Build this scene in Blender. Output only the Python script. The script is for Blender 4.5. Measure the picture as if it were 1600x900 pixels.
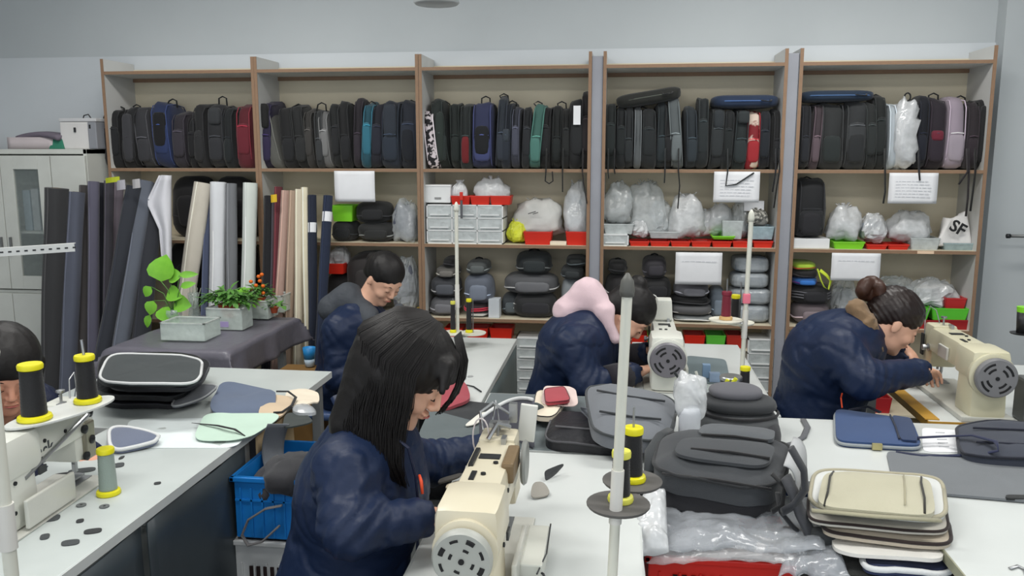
import bpy, bmesh, math, random
import numpy as np
from mathutils import Vector, Matrix, Euler
for o in list(bpy.data.objects): bpy.data.objects.remove(o)
SC = bpy.context.scene
COL = SC.collection
PI = math.pi
# ---------------------------------------------------------------- camera
FPX = 1300.0
PITCH = math.atan(210/1300); YAW = math.atan(170/1300)*math.cos(PITCH)
EYE = Vector((0, 0, 1.7))
FW = Vector((-math.sin(YAW)*math.cos(PITCH), math.cos(YAW)*math.cos(PITCH), -math.sin(PITCH)))
RT = Vector((math.cos(YAW), math.sin(YAW), 0)); UP = RT.cross(FW)
cam = bpy.data.cameras.new('camera'); camo = bpy.data.objects.new('camera', cam); COL.objects.link(camo)
cam.sensor_width = 36; cam.lens = FPX/1600*36; cam.clip_start = .05
camo.matrix_world = Matrix(((RT.x, UP.x, -FW.x, EYE.x), (RT.y, UP.y, -FW.y, EYE.y), (RT.z, UP.z, -FW.z, EYE.z), (0, 0, 0, 1)))
SC.camera = camo
# ---------------------------------------------------------------- world, lights, exposure
w = bpy.data.worlds.new('world'); SC.world = w; w.use_nodes = True
bg = w.node_tree.nodes['Background']; bg.inputs[0].default_value = (.88, .94, 1, 1); bg.inputs[1].default_value = .98
def area(x, y, z, sx, sy, e, rx=0, ry=0, c=(1, .985, .95)):
    l = bpy.data.lights.new('ceiling_light', 'AREA'); l.shape = 'RECTANGLE'; l.size = sx; l.size_y = sy; l.energy = e; l.color = c
    o = bpy.data.objects.new('ceiling_light', l); o.location = (x, y, z); o.rotation_euler = (rx, ry, 0); COL.objects.link(o)
LAMPS = [(-2.2, 3.5), (1.1, 3.7), (-1.2, 1.6), (1.4, 1.4), (-2.6, -.8), (.8, -1.2)]
for (lx, ly) in LAMPS:
    area(lx, ly, 3.22, 1.5, .35, 30 if ly > 0 else 20)
SC.view_settings.view_transform = 'Standard'; SC.view_settings.look = 'None'
SC.view_settings.exposure = 0.40; SC.view_settings.gamma = 1; SC.view_settings.use_curve_mapping = False
# ---------------------------------------------------------------- image ray helpers (real positions come from planes of the room)
def ray(u, v): return FW*FPX + RT*(u-800) + UP*(450-v)
def PY(u, v, y): d = ray(u, v); return EYE + d*(y/d.y)
def PZ(u, v, z): d = ray(u, v); return EYE + d*((z-EYE.z)/d.z)
def mpp(p): return (Vector(p)-EYE).dot(FW)/FPX
# ---------------------------------------------------------------- materials
def lin(c):
    def f(x):
        x /= 255.; return x/12.92 if x <= .04045 else ((x+.055)/1.055)**2.4
    return (f(c[0]), f(c[1]), f(c[2]), 1)
MATS = {}
def mat(name, c, rough=.6, kind='plain', metal=0, c2=None, scale=8, bump=.1, alpha=1, spec=.4, bscale=None, trans=0):
    if name in MATS: return MATS[name]
    m = bpy.data.materials.new(name); m.use_nodes = True; MATS[name] = m
    nt = m.node_tree; N = nt.nodes; L = nt.links; b = N['Principled BSDF']
    col = lin(c); b.inputs['Base Color'].default_value = col; b.inputs['Roughness'].default_value = rough
    b.inputs['Metallic'].default_value = metal; b.inputs['Specular IOR Level'].default_value = spec
    if alpha < 1: b.inputs['Alpha'].default_value = alpha
    if trans: b.inputs['Transmission Weight'].default_value = trans
    tc = N.new('ShaderNodeTexCoord'); no = N.new('ShaderNodeTexNoise'); L.new(tc.outputs['Object'], no.inputs['Vector'])
    no.inputs['Scale'].default_value = scale; no.inputs['Detail'].default_value = 5
    mx = N.new('ShaderNodeMix'); mx.data_type = 'RGBA'
    k = .88
    mx.inputs[6].default_value = tuple(x*k for x in col[:3])+(1,)
    mx.inputs[7].default_value = lin(c2) if c2 else tuple(min(1, x*1.08) for x in col[:3])+(1,)
    if kind == 'spots':
        r = N.new('ShaderNodeValToRGB'); r.color_ramp.elements[0].position = .47; r.color_ramp.elements[1].position = .53
        L.new(no.outputs[0], r.inputs[0]); L.new(r.outputs[0], mx.inputs[0]); mx.inputs[6].default_value = col
    else: L.new(no.outputs[0], mx.inputs[0])
    L.new(mx.outputs[2], b.inputs['Base Color'])
    bp = N.new('ShaderNodeBump'); bp.inputs['Strength'].default_value = bump
    n2 = N.new('ShaderNodeTexNoise'); n2.inputs['Scale'].default_value = bscale or {'fabric': 420, 'nylon': 28, 'plastic': 22}.get(kind, 60); n2.inputs['Detail'].default_value = 3
    L.new(tc.outputs['Object'], n2.inputs['Vector']); L.new(n2.outputs[0], bp.inputs['Height']); bp.inputs['Distance'].default_value = .004 if kind != 'nylon' else .012
    L.new(bp.outputs[0], b.inputs['Normal'])
    if kind == 'fabric': b.inputs['Sheen Weight'].default_value = .15
    return m
def film(name, c, fac=.55):
    """thin clear plastic film: see-through with milky gloss"""
    if name in MATS: return MATS[name]
    m = bpy.data.materials.new(name); m.use_nodes = True; MATS[name] = m
    nt = m.node_tree; N = nt.nodes; L = nt.links; b = N['Principled BSDF']; out = N['Material Output']
    b.inputs['Base Color'].default_value = lin(c); b.inputs['Roughness'].default_value = .18; b.inputs['Specular IOR Level'].default_value = .9
    t = N.new('ShaderNodeBsdfTransparent'); t.inputs[0].default_value = (.97, .98, .98, 1)
    s = N.new('ShaderNodeMixShader'); tc = N.new('ShaderNodeTexCoord'); no = N.new('ShaderNodeTexNoise'); no.inputs['Scale'].default_value = 26
    L.new(tc.outputs['Object'], no.inputs['Vector']); r = N.new('ShaderNodeMapRange'); r.inputs[1].default_value = .3; r.inputs[2].default_value = .7
    r.inputs[3].default_value = fac*.86; r.inputs[4].default_value = min(1, fac*1.14)
    L.new(no.outputs[0], r.inputs[0]); L.new(r.outputs[0], s.inputs[0]); L.new(t.outputs[0], s.inputs[1]); L.new(b.outputs[0], s.inputs[2]); L.new(s.outputs[0], out.inputs[0])
    bp = N.new('ShaderNodeBump'); bp.inputs['Strength'].default_value = .5; bp.inputs['Distance'].default_value = .01; L.new(no.outputs[0], bp.inputs['Height']); L.new(bp.outputs[0], b.inputs['Normal'])
    return m
def fab(c, kind='fabric', rough=.82):
    if sum(c) < 230: c = tuple(int(x*.84) for x in c)
    return mat('%s_%02x%02x%02x' % (kind, *c), c, rough, kind, bump=.35 if kind == 'fabric' else .5)
def plas(c, rough=.38): return mat('hard_plastic_%02x%02x%02x' % tuple(c), c, rough, 'hard', bump=.03)
def lift(c, k): return tuple(max(0, min(255, int(x*k+4*(k > 1)))) for x in c)
WHITE = mat('white_laminate', (226, 229, 226), .32, scale=3, bump=.02)
STEEL = mat('brushed_steel', (170, 172, 174), .35, metal=.9)
DARKM = mat('dark_metal', (50, 52, 54), .45, metal=.5)
WOODE = mat('brown_edge_band', (158, 126, 98), .6, scale=40, c2=(132, 106, 86), bump=.05)
CREAM = mat('cream_board', (216, 206, 182), .6, scale=4, bump=.03)
PANEL = mat('pale_grey_board', (206, 206, 204), .55, scale=4, bump=.03)
PAPER = mat('white_paper', (232, 233, 236), .7, bump=.02)
CLEAR = film('clear_film', (225, 230, 232), .38)
CLEARW = film('milky_film', (228, 230, 232), .62)
TUB = film('clear_tub_plastic', (214, 220, 220), .6)
SKIN = mat('skin', (222, 172, 146), .5, scale=30, c2=(226, 178, 152), bump=.04)
HAIR = mat('black_hair', (20, 17, 17), .55, scale=60, bump=.3, spec=.35)
HAIRB = mat('brown_hair', (62, 38, 28), .45, scale=60, bump=.3)
NAVY = mat('navy_nylon', (20, 34, 62), .5, 'nylon', scale=5, c2=(22, 37, 66), bump=.2, spec=.3)
NAVY2 = mat('dark_navy_nylon', (20, 28, 54), .5, 'nylon', scale=5, bump=.55)
BLACKF = fab((27, 28, 30)); YEL = plas((222, 214, 30)); RED = plas((206, 44, 28)); LIME = plas((128, 208, 44)); CREAMP = mat('machine_enamel', (222, 216, 196), .3, scale=3, c2=(208, 198, 170), bump=.03)
ENAMW = mat('machine_enamel_white', (216, 217, 208), .3, scale=3, bump=.03)
# ---------------------------------------------------------------- mesh collector
class MB:
    def __init__(s): s.v = []; s.f = []
    def add(s, vs, fs, M=None):
        n = len(s.v)
        s.v += [tuple(M @ Vector(p)) for p in vs] if M is not None else [tuple(p) for p in vs]
        s.f += [tuple(i+n for i in f) for f in fs]
        return s
    def box(s, c, d, M=None, taper=1, ty=None):
        x, y, z = d[0]/2, d[1]/2, d[2]/2; t = taper; q = taper if ty is None else ty
        vs = [(-x, -y, -z), (x, -y, -z), (x, y, -z), (-x, y, -z), (-x*t, -y*q, z), (x*t, -y*q, z), (x*t, y*q, z), (-x*t, y*q, z)]
        vs = [(a+c[0], b+c[1], e+c[2]) for a, b, e in vs]
        return s.add(vs, [(0, 3, 2, 1), (4, 5, 6, 7), (0, 1, 5, 4), (1, 2, 6, 5), (2, 3, 7, 6), (3, 0, 4, 7)], M)
    def tube(s, pts, r, n=8, flat=1, M=None, up=None):
        pts = [Vector(p) for p in pts]; m = len(pts); vs = []; fs = []
        pn = None
        for i, p in enumerate(pts):
            t = (pts[min(i+1, m-1)]-pts[max(i-1, 0)]).normalized()
            a = up if up is not None else (Vector((0, 0, 1)) if abs(t.z) < .9 else Vector((1, 0, 0)))
            if pn is not None and up is None: a = pn
            b = t.cross(Vector(a)); 
            if b.length < 1e-5: b = t.cross(Vector((.3, 1, .2)))
            b.normalize(); c = b.cross(t).normalized(); pn = c
            rr = r[i] if hasattr(r, '__len__') else r
            for k in range(n):
                q = 2*PI*k/n; vs.append(p+b*math.cos(q)*rr+c*math.sin(q)*rr*flat)
        for i in range(m-1):
            for k in range(n): fs.append((i*n+k, i*n+(k+1) % n, (i+1)*n+(k+1) % n, (i+1)*n+k))
        fs.append(tuple(range(n))[::-1]); fs.append(tuple((m-1)*n+k for k in range(n)))
        return s.add(vs, fs, M)
    def lathe(s, prof, n=20, M=None, c=(0, 0, 0)):
        vs = []; fs = []; m = len(prof)
        for r, z in prof:
            for k in range(n): q = 2*PI*k/n; vs.append((c[0]+r*math.cos(q), c[1]+r*math.sin(q), c[2]+z))
        for i in range(m-1):
            for k in range(n): fs.append((i*n+k, i*n+(k+1) % n, (i+1)*n+(k+1) % n, (i+1)*n+k))
        if prof[0][0] > 1e-4: fs.append(tuple(range(n))[::-1])
        if prof[-1][0] > 1e-4: fs.append(tuple((m-1)*n+k for k in range(n)))
        return s.add(vs, fs, M)
    def soft(s, c, d, e=3.2, n=16, amp=0, fr=9, seed=0, M=None, ez=None, taper=0, shear=0):
        """rounded block (superellipsoid) with soft lumps; c = centre"""
        vs = []; fs = []; nu, nv = n*2, n; ez = ez or e
        def sp(x, p): return math.copysign(abs(x)**p, x)
        P = []
        for j in range(1, nv):
            b = -PI/2+PI*j/nv
            for i in range(nu):
                a = 2*PI*i/nu
                P.append((sp(math.cos(b), 2/ez)*sp(math.cos(a), 2/e), sp(math.cos(b), 2/ez)*sp(math.sin(a), 2/e), sp(math.sin(b), 2/ez)))
        P.append((0, 0, -1)); P.append((0, 0, 1))
        A = np.array(P)
        if amp:
            q_ = A*np.array(d)*.5+seed*3.7; D = 1+amp*(vnoise(q_, fr, seed)-.5)*2
            if amp > .15: D += amp*.9*(np.abs(vnoise(q_, fr*2.1, seed+2)-.5)*2-.45)+amp*.35*(np.abs(vnoise(q_, fr*5, seed+3)-.5)*2-.45)
            A = A*D[:, None]
        t = 1-taper*(A[:, 2]+1)/2
        A[:, 0] *= t; A[:, 1] *= t
        A = A*np.array(d)*.5; A[:, 0] += shear*A[:, 2]; A += np.array(c)
        for j in range(nv-2):
            for i in range(nu): fs.append((j*nu+i, j*nu+(i+1) % nu, (j+1)*nu+(i+1) % nu, (j+1)*nu+i))
        k = (nv-1)*nu
        for i in range(nu): fs.append((k, (i+1) % nu, i)); fs.append((k+1, (nv-2)*nu+i, (nv-2)*nu+(i+1) % nu))
        return s.add(A.tolist(), fs, M)
    def sheet(s, fn, nu=12, nv=12, t=.004, M=None):
        """closed thin slab over a surface fn(a,b), a,b in 0..1, thickness t downward"""
        g = [[Vector(fn(i/nu, j/nv)) for j in range(nv+1)] for i in range(nu+1)]
        vs = []; fs = []; W = nv+1; K = (nu+1)*W
        def nrm(i, j):
            a = g[min(i+1, nu)][j]-g[max(i-1, 0)][j]; b = g[i][min(j+1, nv)]-g[i][max(j-1, 0)]
            q = a.cross(b); return q.normalized() if q.length > 1e-9 else Vector((0, 0, 1))
        NN = [nrm(i, j) for i in range(nu+1) for j in range(nv+1)]
        vs = [g[i][j] for i in range(nu+1) for j in range(nv+1)]
        vs += [vs[q]-NN[q]*t for q in range(K)]
        for i in range(nu):
            for j in range(nv):
                a = i*W+j; fs.append((a, a+W, a+W+1, a+1)); fs.append((K+a, K+a+1, K+a+W+1, K+a+W))
        for i in range(nu): a = i*W; fs.append((a, K+a, K+a+W, a+W)); a = i*W+nv; fs.append((a, a+W, K+a+W, K+a))
        for j in range(nv): a = j; fs.append((a, a+1, K+a+1, K+a)); a = nu*W+j; fs.append((a, K+a, K+a+1, a+1))
        return s.add(vs, fs, M)
    def poly(s, pts, z0, z1):
        n = len(pts); vs = [(p[0], p[1], z0) for p in pts]+[(p[0], p[1], z1) for p in pts]
        return s.add(vs, [tuple(range(n))[::-1], tuple(range(n, 2*n))]+[(i, (i+1) % n, n+(i+1) % n, n+i) for i in range(n)])
    def build(s, name, m, parent=None, smooth=False, bev=0, world=False, loc=None):
        V = s.v
        o_loc = Vector((0, 0, 0))
        if parent is not None and world:
            I = PM[parent.name].inverted(); V = [tuple(I @ Vector(p)) for p in V]
        if parent is None:
            xs = [p[0] for p in V]; ys = [p[1] for p in V]; zs = [p[2] for p in V]
            o_loc = Vector(loc) if loc is not None else Vector(((min(xs)+max(xs))/2, (min(ys)+max(ys))/2, min(zs)))
            V = [(p[0]-o_loc.x, p[1]-o_loc.y, p[2]-o_loc.z) for p in V]
        me = bpy.data.meshes.new(name); me.from_pydata(V, [], s.f)
        if bev:
            bm = bmesh.new(); bm.from_mesh(me)
            bmesh.ops.bevel(bm, geom=[e for e in bm.edges if len(e.link_faces) == 2 and e.calc_face_angle(0) > .6], offset=bev, segments=2, profile=.6, affect='EDGES'); bm.to_mesh(me); bm.free()
        me.materials.append(m)
        if smooth: me.polygons.foreach_set('use_smooth', [True]*len(me.polygons))
        if smooth == 'auto' or (smooth and bev): me.set_sharp_from_angle(angle=.7)
        o = bpy.data.objects.new(name, me); COL.objects.link(o); o.location = o_loc
        if parent is not None: o.parent = parent
        PM[o.name] = (PM[parent.name] if parent is not None else Matrix.Identity(4)) @ Matrix.Translation(o_loc)
        return o
PM = {}
def tag(o, label=None, cat=None, group=None, kind=None):
    if label: o['label'] = label
    if cat: o['category'] = cat
    if group: o['group'] = group
    if kind: o['kind'] = kind
    return o
def thing(name, label, cat, loc=(0, 0, 0), rz=0, group=None, rot=None):
    o = bpy.data.objects.new(name, None); COL.objects.link(o); o.location = loc; e = Euler(rot if rot else (0, 0, rz)); o.rotation_euler = e
    o.empty_display_size = .05
    PM[o.name] = Matrix.Translation(Vector(loc)) @ e.to_matrix().to_4x4()
    return tag(o, label, cat, group)
def struct(name, mb, m, parent=None, **k):
    o = mb.build(name, m, parent, **k)
    if parent is None: o['kind'] = 'structure'
    return o
def RM(rx=0, ry=0, rz=0, t=(0, 0, 0)): return Matrix.Translation(Vector(t)) @ Euler((rx, ry, rz)).to_matrix().to_4x4()
# ---------------------------------------------------------------- noise and implicit surfaces
def vnoise(P, sc, seed=0):
    p = np.asarray(P, dtype=np.float64)*sc+seed*17.13; i = np.floor(p).astype(np.int64); f = p-i; f = f*f*(3-2*f)
    def h(a, b, c):
        n = (a*374761393+b*668265263+c*2147483647*3+seed*1442695) & 0x7fffffff
        n = ((n ^ (n >> 13))*1274126177) & 0x7fffffff; n = (n ^ (n >> 16)) & 0xffff
        return n/65535.
    X, Y_, Z_ = i[..., 0], i[..., 1], i[..., 2]; fx, fy, fz = f[..., 0], f[..., 1], f[..., 2]; r = 0
    for a in (0, 1):
        for b in (0, 1):
            for c in (0, 1):
                r = r+h(X+a, Y_+b, Z_+c)*(fx if a else 1-fx)*(fy if b else 1-fy)*(fz if c else 1-fz)
    return r
class SDF:
    def __init__(s, vox): s.vox = vox; s.p = []; s.warp = None
    def cap(s, a, b, ra, rb=None, k=.02): s.p.append(('c', Vector(a), Vector(b), ra, ra if rb is None else rb, k)); return s
    def ell(s, c, r, R=None, k=.02): s.p.append(('e', Vector(c), r, R, k)); return s
    def sub(s, c, r, R=None, k=.008): s.p.append(('s', Vector(c), r, R, k)); return s
    def mesh(s, name, m, parent, world=True):
        lo = np.array([1e9]*3); hi = -lo
        for q in s.p:
            if q[0] == 'c':
                r = max(q[3], q[4]); 
                for e in (q[1], q[2]): lo = np.minimum(lo, np.array(e)-r); hi = np.maximum(hi, np.array(e)+r)
            elif q[0] == 'e': r = max(q[2]); lo = np.minimum(lo, np.array(q[1])-r); hi = np.maximum(hi, np.array(q[1])+r)
        h = s.vox; lo -= 4*h; hi += 4*h; n = np.ceil((hi-lo)/h).astype(int)+1
        ax = [lo[i]+h*np.arange(n[i]) for i in range(3)]
        D = np.full(n, .2, dtype=np.float32)
        for q in s.p:
            if q[0] == 'c': r = max(q[3], q[4]); bl = np.minimum(np.array(q[1]), np.array(q[2]))-r; bh = np.maximum(np.array(q[1]), np.array(q[2]))+r
            else: r = max(q[2]); bl = np.array(q[1])-r; bh = np.array(q[1])+r
            k = q[-1]; mg = k+4*h
            i0 = np.clip(np.floor((bl-mg-lo)/h).astype(int), 0, n-1); i1 = np.clip(np.ceil((bh+mg-lo)/h).astype(int)+1, 1, n)
            sl = tuple(slice(a, b) for a, b in zip(i0, i1))
            X, Y_, Z_ = np.meshgrid(*[ax[i][sl[i]].astype(np.float32) for i in range(3)], indexing='ij')
            if q[0] == 'c':
                a = np.array(q[1], dtype=np.float32); b = np.array(q[2], dtype=np.float32); ab = b-a; L2 = float(ab@ab)+1e-9
                X = X-a[0]; Y_ = Y_-a[1]; Z_ = Z_-a[2]
                t = np.clip((X*ab[0]+Y_*ab[1]+Z_*ab[2])/L2, 0, 1)
                d = np.sqrt((X-t*ab[0])**2+(Y_-t*ab[1])**2+(Z_-t*ab[2])**2)-(q[3]+(q[4]-q[3])*t)
            else:
                c = q[1]; X = X-c.x; Y_ = Y_-c.y; Z_ = Z_-c.z
                if q[3] is not None:
                    R = q[3].transposed(); X, Y_, Z_ = (R[0][0]*X+R[0][1]*Y_+R[0][2]*Z_, R[1][0]*X+R[1][1]*Y_+R[1][2]*Z_, R[2][0]*X+R[2][1]*Y_+R[2][2]*Z_)
                r = q[2]; k0 = np.sqrt((X/r[0])**2+(Y_/r[1])**2+(Z_/r[2])**2); k1 = np.sqrt((X/r[0]**2)**2+(Y_/r[1]**2)**2+(Z_/r[2]**2)**2)+1e-6
                d = k0*(k0-1)/k1
            B = D[sl]
            if q[0] == 's':
                d = -d; hh = np.maximum(k-np.abs(B-d), 0)/k; D[sl] = np.maximum(B, d)+hh*hh*k*.25
            else:
                hh = np.maximum(k-np.abs(B-d), 0)/k; D[sl] = np.minimum(B, d)-hh*hh*k*.25
        if s.warp:
            idx = np.nonzero(np.abs(D) < .035)
            P = np.stack([ax[i][idx[i]] for i in range(3)], -1)
            D[idx] += s.warp(P).astype(np.float32)
        V, Fc = nets(D, lo, h)
        if parent is not None:
            I = np.array(PM[parent.name].inverted()); V = V@I[:3, :3].T+I[:3, 3]
        me = bpy.data.meshes.new(name); me.vertices.add(len(V)); me.vertices.foreach_set('co', V.ravel())
        me.loops.add(Fc.size); me.loops.foreach_set('vertex_index', Fc.ravel()); me.polygons.add(len(Fc))
        me.polygons.foreach_set('loop_start', np.arange(len(Fc))*4); me.polygons.foreach_set('loop_total', np.full(len(Fc), 4))
        me.polygons.foreach_set('use_smooth', [True]*len(Fc)); me.update(calc_edges=True); me.validate()
        me.materials.append(m); o = bpy.data.objects.new(name, me); COL.objects.link(o); o.parent = parent
        PM[o.name] = PM[parent.name] if parent is not None else Matrix.Identity(4)
        return o
def nets(D, lo, h):
    ins = D < 0; n = D.shape
    cnt = np.zeros([k-1 for k in n], dtype=np.int8)
    for a in (0, 1):
        for b in (0, 1):
            for c in (0, 1): cnt += ins[a:n[0]-1+a, b:n[1]-1+b, c:n[2]-1+c]
    act = (cnt > 0) & (cnt < 8); I = np.stack(np.nonzero(act), -1); ids = np.full(cnt.shape, -1, dtype=np.int64); ids[act] = np.arange(len(I))
    S = np.zeros((len(I), 3)); C = np.zeros(len(I))
    for ax in range(3):
        o = [q for q in range(3) if q != ax]
        for a in (0, 1):
            for b in (0, 1):
                p = I.copy(); p[:, o[0]] += a; p[:, o[1]] += b; q = p.copy(); q[:, ax] += 1
                d0 = D[p[:, 0], p[:, 1], p[:, 2]]; d1 = D[q[:, 0], q[:, 1], q[:, 2]]; m = (d0 < 0) != (d1 < 0)
                t = np.where(m, d0/(d0-d1+1e-12), 0); pt = p.astype(float); pt[:, ax] += t
                S[m] += pt[m]; C[m] += 1
    V = lo+h*S/C[:, None]
    Fs = []
    for ax in range(3):
        o = [(ax+1) % 3, (ax+2) % 3]
        A = [slice(None)]*3; B = [slice(None)]*3; A[ax] = slice(0, -1); B[ax] = slice(1, None)
        ch = ins[tuple(A)] != ins[tuple(B)]; E = np.stack(np.nonzero(ch), -1)
        ok = (E[:, o[0]] > 0) & (E[:, o[1]] > 0) & (E[:, o[0]] < n[o[0]]-1) & (E[:, o[1]] < n[o[1]]-1); E = E[ok]
        def g(da, db):
            p = E.copy(); p[:, o[0]] += da; p[:, o[1]] += db; return ids[p[:, 0], p[:, 1], p[:, 2]]
        Q = np.stack([g(-1, -1), g(0, -1), g(0, 0), g(-1, 0)], -1)
        fl = ~ins[E[:, 0], E[:, 1], E[:, 2]]; Q[fl] = Q[fl][:, ::-1]; Fs.append(Q)
    return V, np.concatenate(Fs)
ORD = ['first', 'second', 'third', 'fourth', 'fifth', 'sixth', 'seventh', 'eighth', 'ninth', 'tenth', 'eleventh', 'twelfth', 'thirteenth', 'fourteenth', 'fifteenth', 'sixteenth']
# ================================================================ ROOM
WB = 5.36       # back wall plane
PAINT = mat('painted_wall', (188, 194, 197), .85, scale=1.2, bump=.05, c2=(196, 201, 203))
PAINT2 = mat('painted_wall_lower', (206, 211, 215), .85, scale=1.2, bump=.05)
struct('floor', MB().box((-.5, 1.5, -.05), (9.4, 8.1, .1)), mat('grey_concrete', (96, 100, 100), .6, scale=3, c2=(120, 124, 124)))
struct('wall_back', MB().box((-.5, WB+.1, 1.65), (9.4, .2, 3.5)), PAINT)
struct('trim_1', MB().box((-.5, WB-.008, 1.17), (9.2, .016, 2.34)), PAINT2)
struct('wall_right', MB().box((3.65, 1.5, 1.65), (.1, 7.6, 3.3)), PAINT)
struct('wall_left', MB().box((-4.95, 1.5, 1.65), (.1, 7.6, 3.3)), PAINT)
struct('ceiling', MB().box((-.5, 1.5, 3.36), (9.2, 7.9, .1)), mat('ceiling_paint', (205, 208, 208), .9))
struct('trim_2', MB().box((2.66, WB-.06, 1.65), (1.0, .12, 3.3)), PAINT)   # shallow pier at the right of the shelving
for i, (lx, ly) in enumerate(LAMPS):
    t = thing('ceiling_lamp', 'white fluorescent fitting on the ceiling, %s %s' % ('left' if lx < 0 else 'right', 'near the shelving' if ly > 3 else 'above the front tables' if ly > 0 else 'furthest from the shelving'), 'lamp', (lx, ly, 3.24), group='fluorescent ceiling fittings')
    MB().box((0, 0, .045), (1.6, .42, .05)).build('housing', plas((225, 225, 225)), t, bev=.008)
    for s in (-1, 1): MB().tube([(-.74, s*.1, .01), (.74, s*.1, .01)], .013, 8).build('tube', mat('lamp_tube', (240, 240, 240), .4), t)
t = thing('hanging_shell', 'pale grey rounded shade hanging high in front of the wall', 'lamp', PY(682, -2, 4.6))  # rounded grey form standing in for an unidentified grey smudge
MB().lathe([(.02, .16), (.05, .15), (.10, .04), (.125, -.02), (.115, -.03), (0, -.035)], 20).build('shell', plas((178, 182, 184)), t, smooth=True)
MB().tube([(0, 0, .15), (0, 0, 3.28-t.location.z)], .006, 6).build('cord', plas((150, 150, 150)), t)

# ================================================================ SHELVING (front plane y = 5.0)
SF = 5.0
def sx(u, v=265): return PY(u, v, SF).x
SH = [.08, PY(933, 505, SF).z, PY(933, 387, SF).z, PY(933, 267, SF).z]      # shelf front-edge centre heights
ZT = PY(933, 104, SF).z
BAYS = [('leftmost', 157, 395.5), ('second', 396.5, 653), ('middle', 654, 925), ('fourth', 943, 1232), ('rightmost', 1250, 1558)]
zup = [PY(157, 95, SF).z, PY(395, 90, SF).z, PY(653, 85, SF).z, PY(935, 80, SF).z, PY(1240, 75, SF).z]
BX = []
for bi, (nm, u0, u1) in enumerate(BAYS):
    x0, x1 = sx(u0, 100), sx(u1, 90)
    BX.append((x0, x1)); W = x1-x0; top = 2.285
    t = thing('shelving_unit', 'cream board shelving unit with brown edges, %s of the five bays on the back wall' % nm, 'shelves', ((x0+x1)/2, SF, 0), group='wall shelving bays')
    D = WB-.02-SF
    for s in (-1, 1):
        p = MB().box((s*(W/2-.009), D/2+.0, top/2), (.018, D, top)).build('side_panel', PANEL, t)
        MB().box((s*(W/2-.009), -.0015, top/2), (.019, .003, top)).build('edge_band', WOODE, p)
    MB().box((0, D-.004, (ZT+.05)/2), (W-.036, .008, ZT+.05)).build('back_panel', CREAM, t)
    for k, z in enumerate(SH+[ZT]):
        th = .018
        if bi == 0 and k in (1,): z = .62
        p = MB().box((0, (D-.01)/2, z), (W-.037, D-.012, th)).build('shelf', CREAM if k < 4 else mat('white_underside', (232, 232, 228), .5), t)
        MB().box((0, -.0005, z), (W-.037, .003, th+.001)).build('edge_band', WOODE, p)
    MB().box((0, D-.017, ZT-.02), (W-.037, .016, .024)).build('rail', WOODE, t)
for u0, u1 in ((925, 943), (1232, 1250)):
    x0, x1 = sx(u0, 90)+.001, sx(u1, 90)-.001
    tag(MB().box(((x0+x1)/2, SF+.05, 1.13), (x1-x0, .08, 2.26)).build('filler_board', mat('grey_filler', (150, 152, 160), .6), bev=.003), 'grey vertical filler board closing the gap right of the %s shelving bay' % ('middle' if u0 == 925 else 'fourth'), 'board', 'filler boards between bays')

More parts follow.
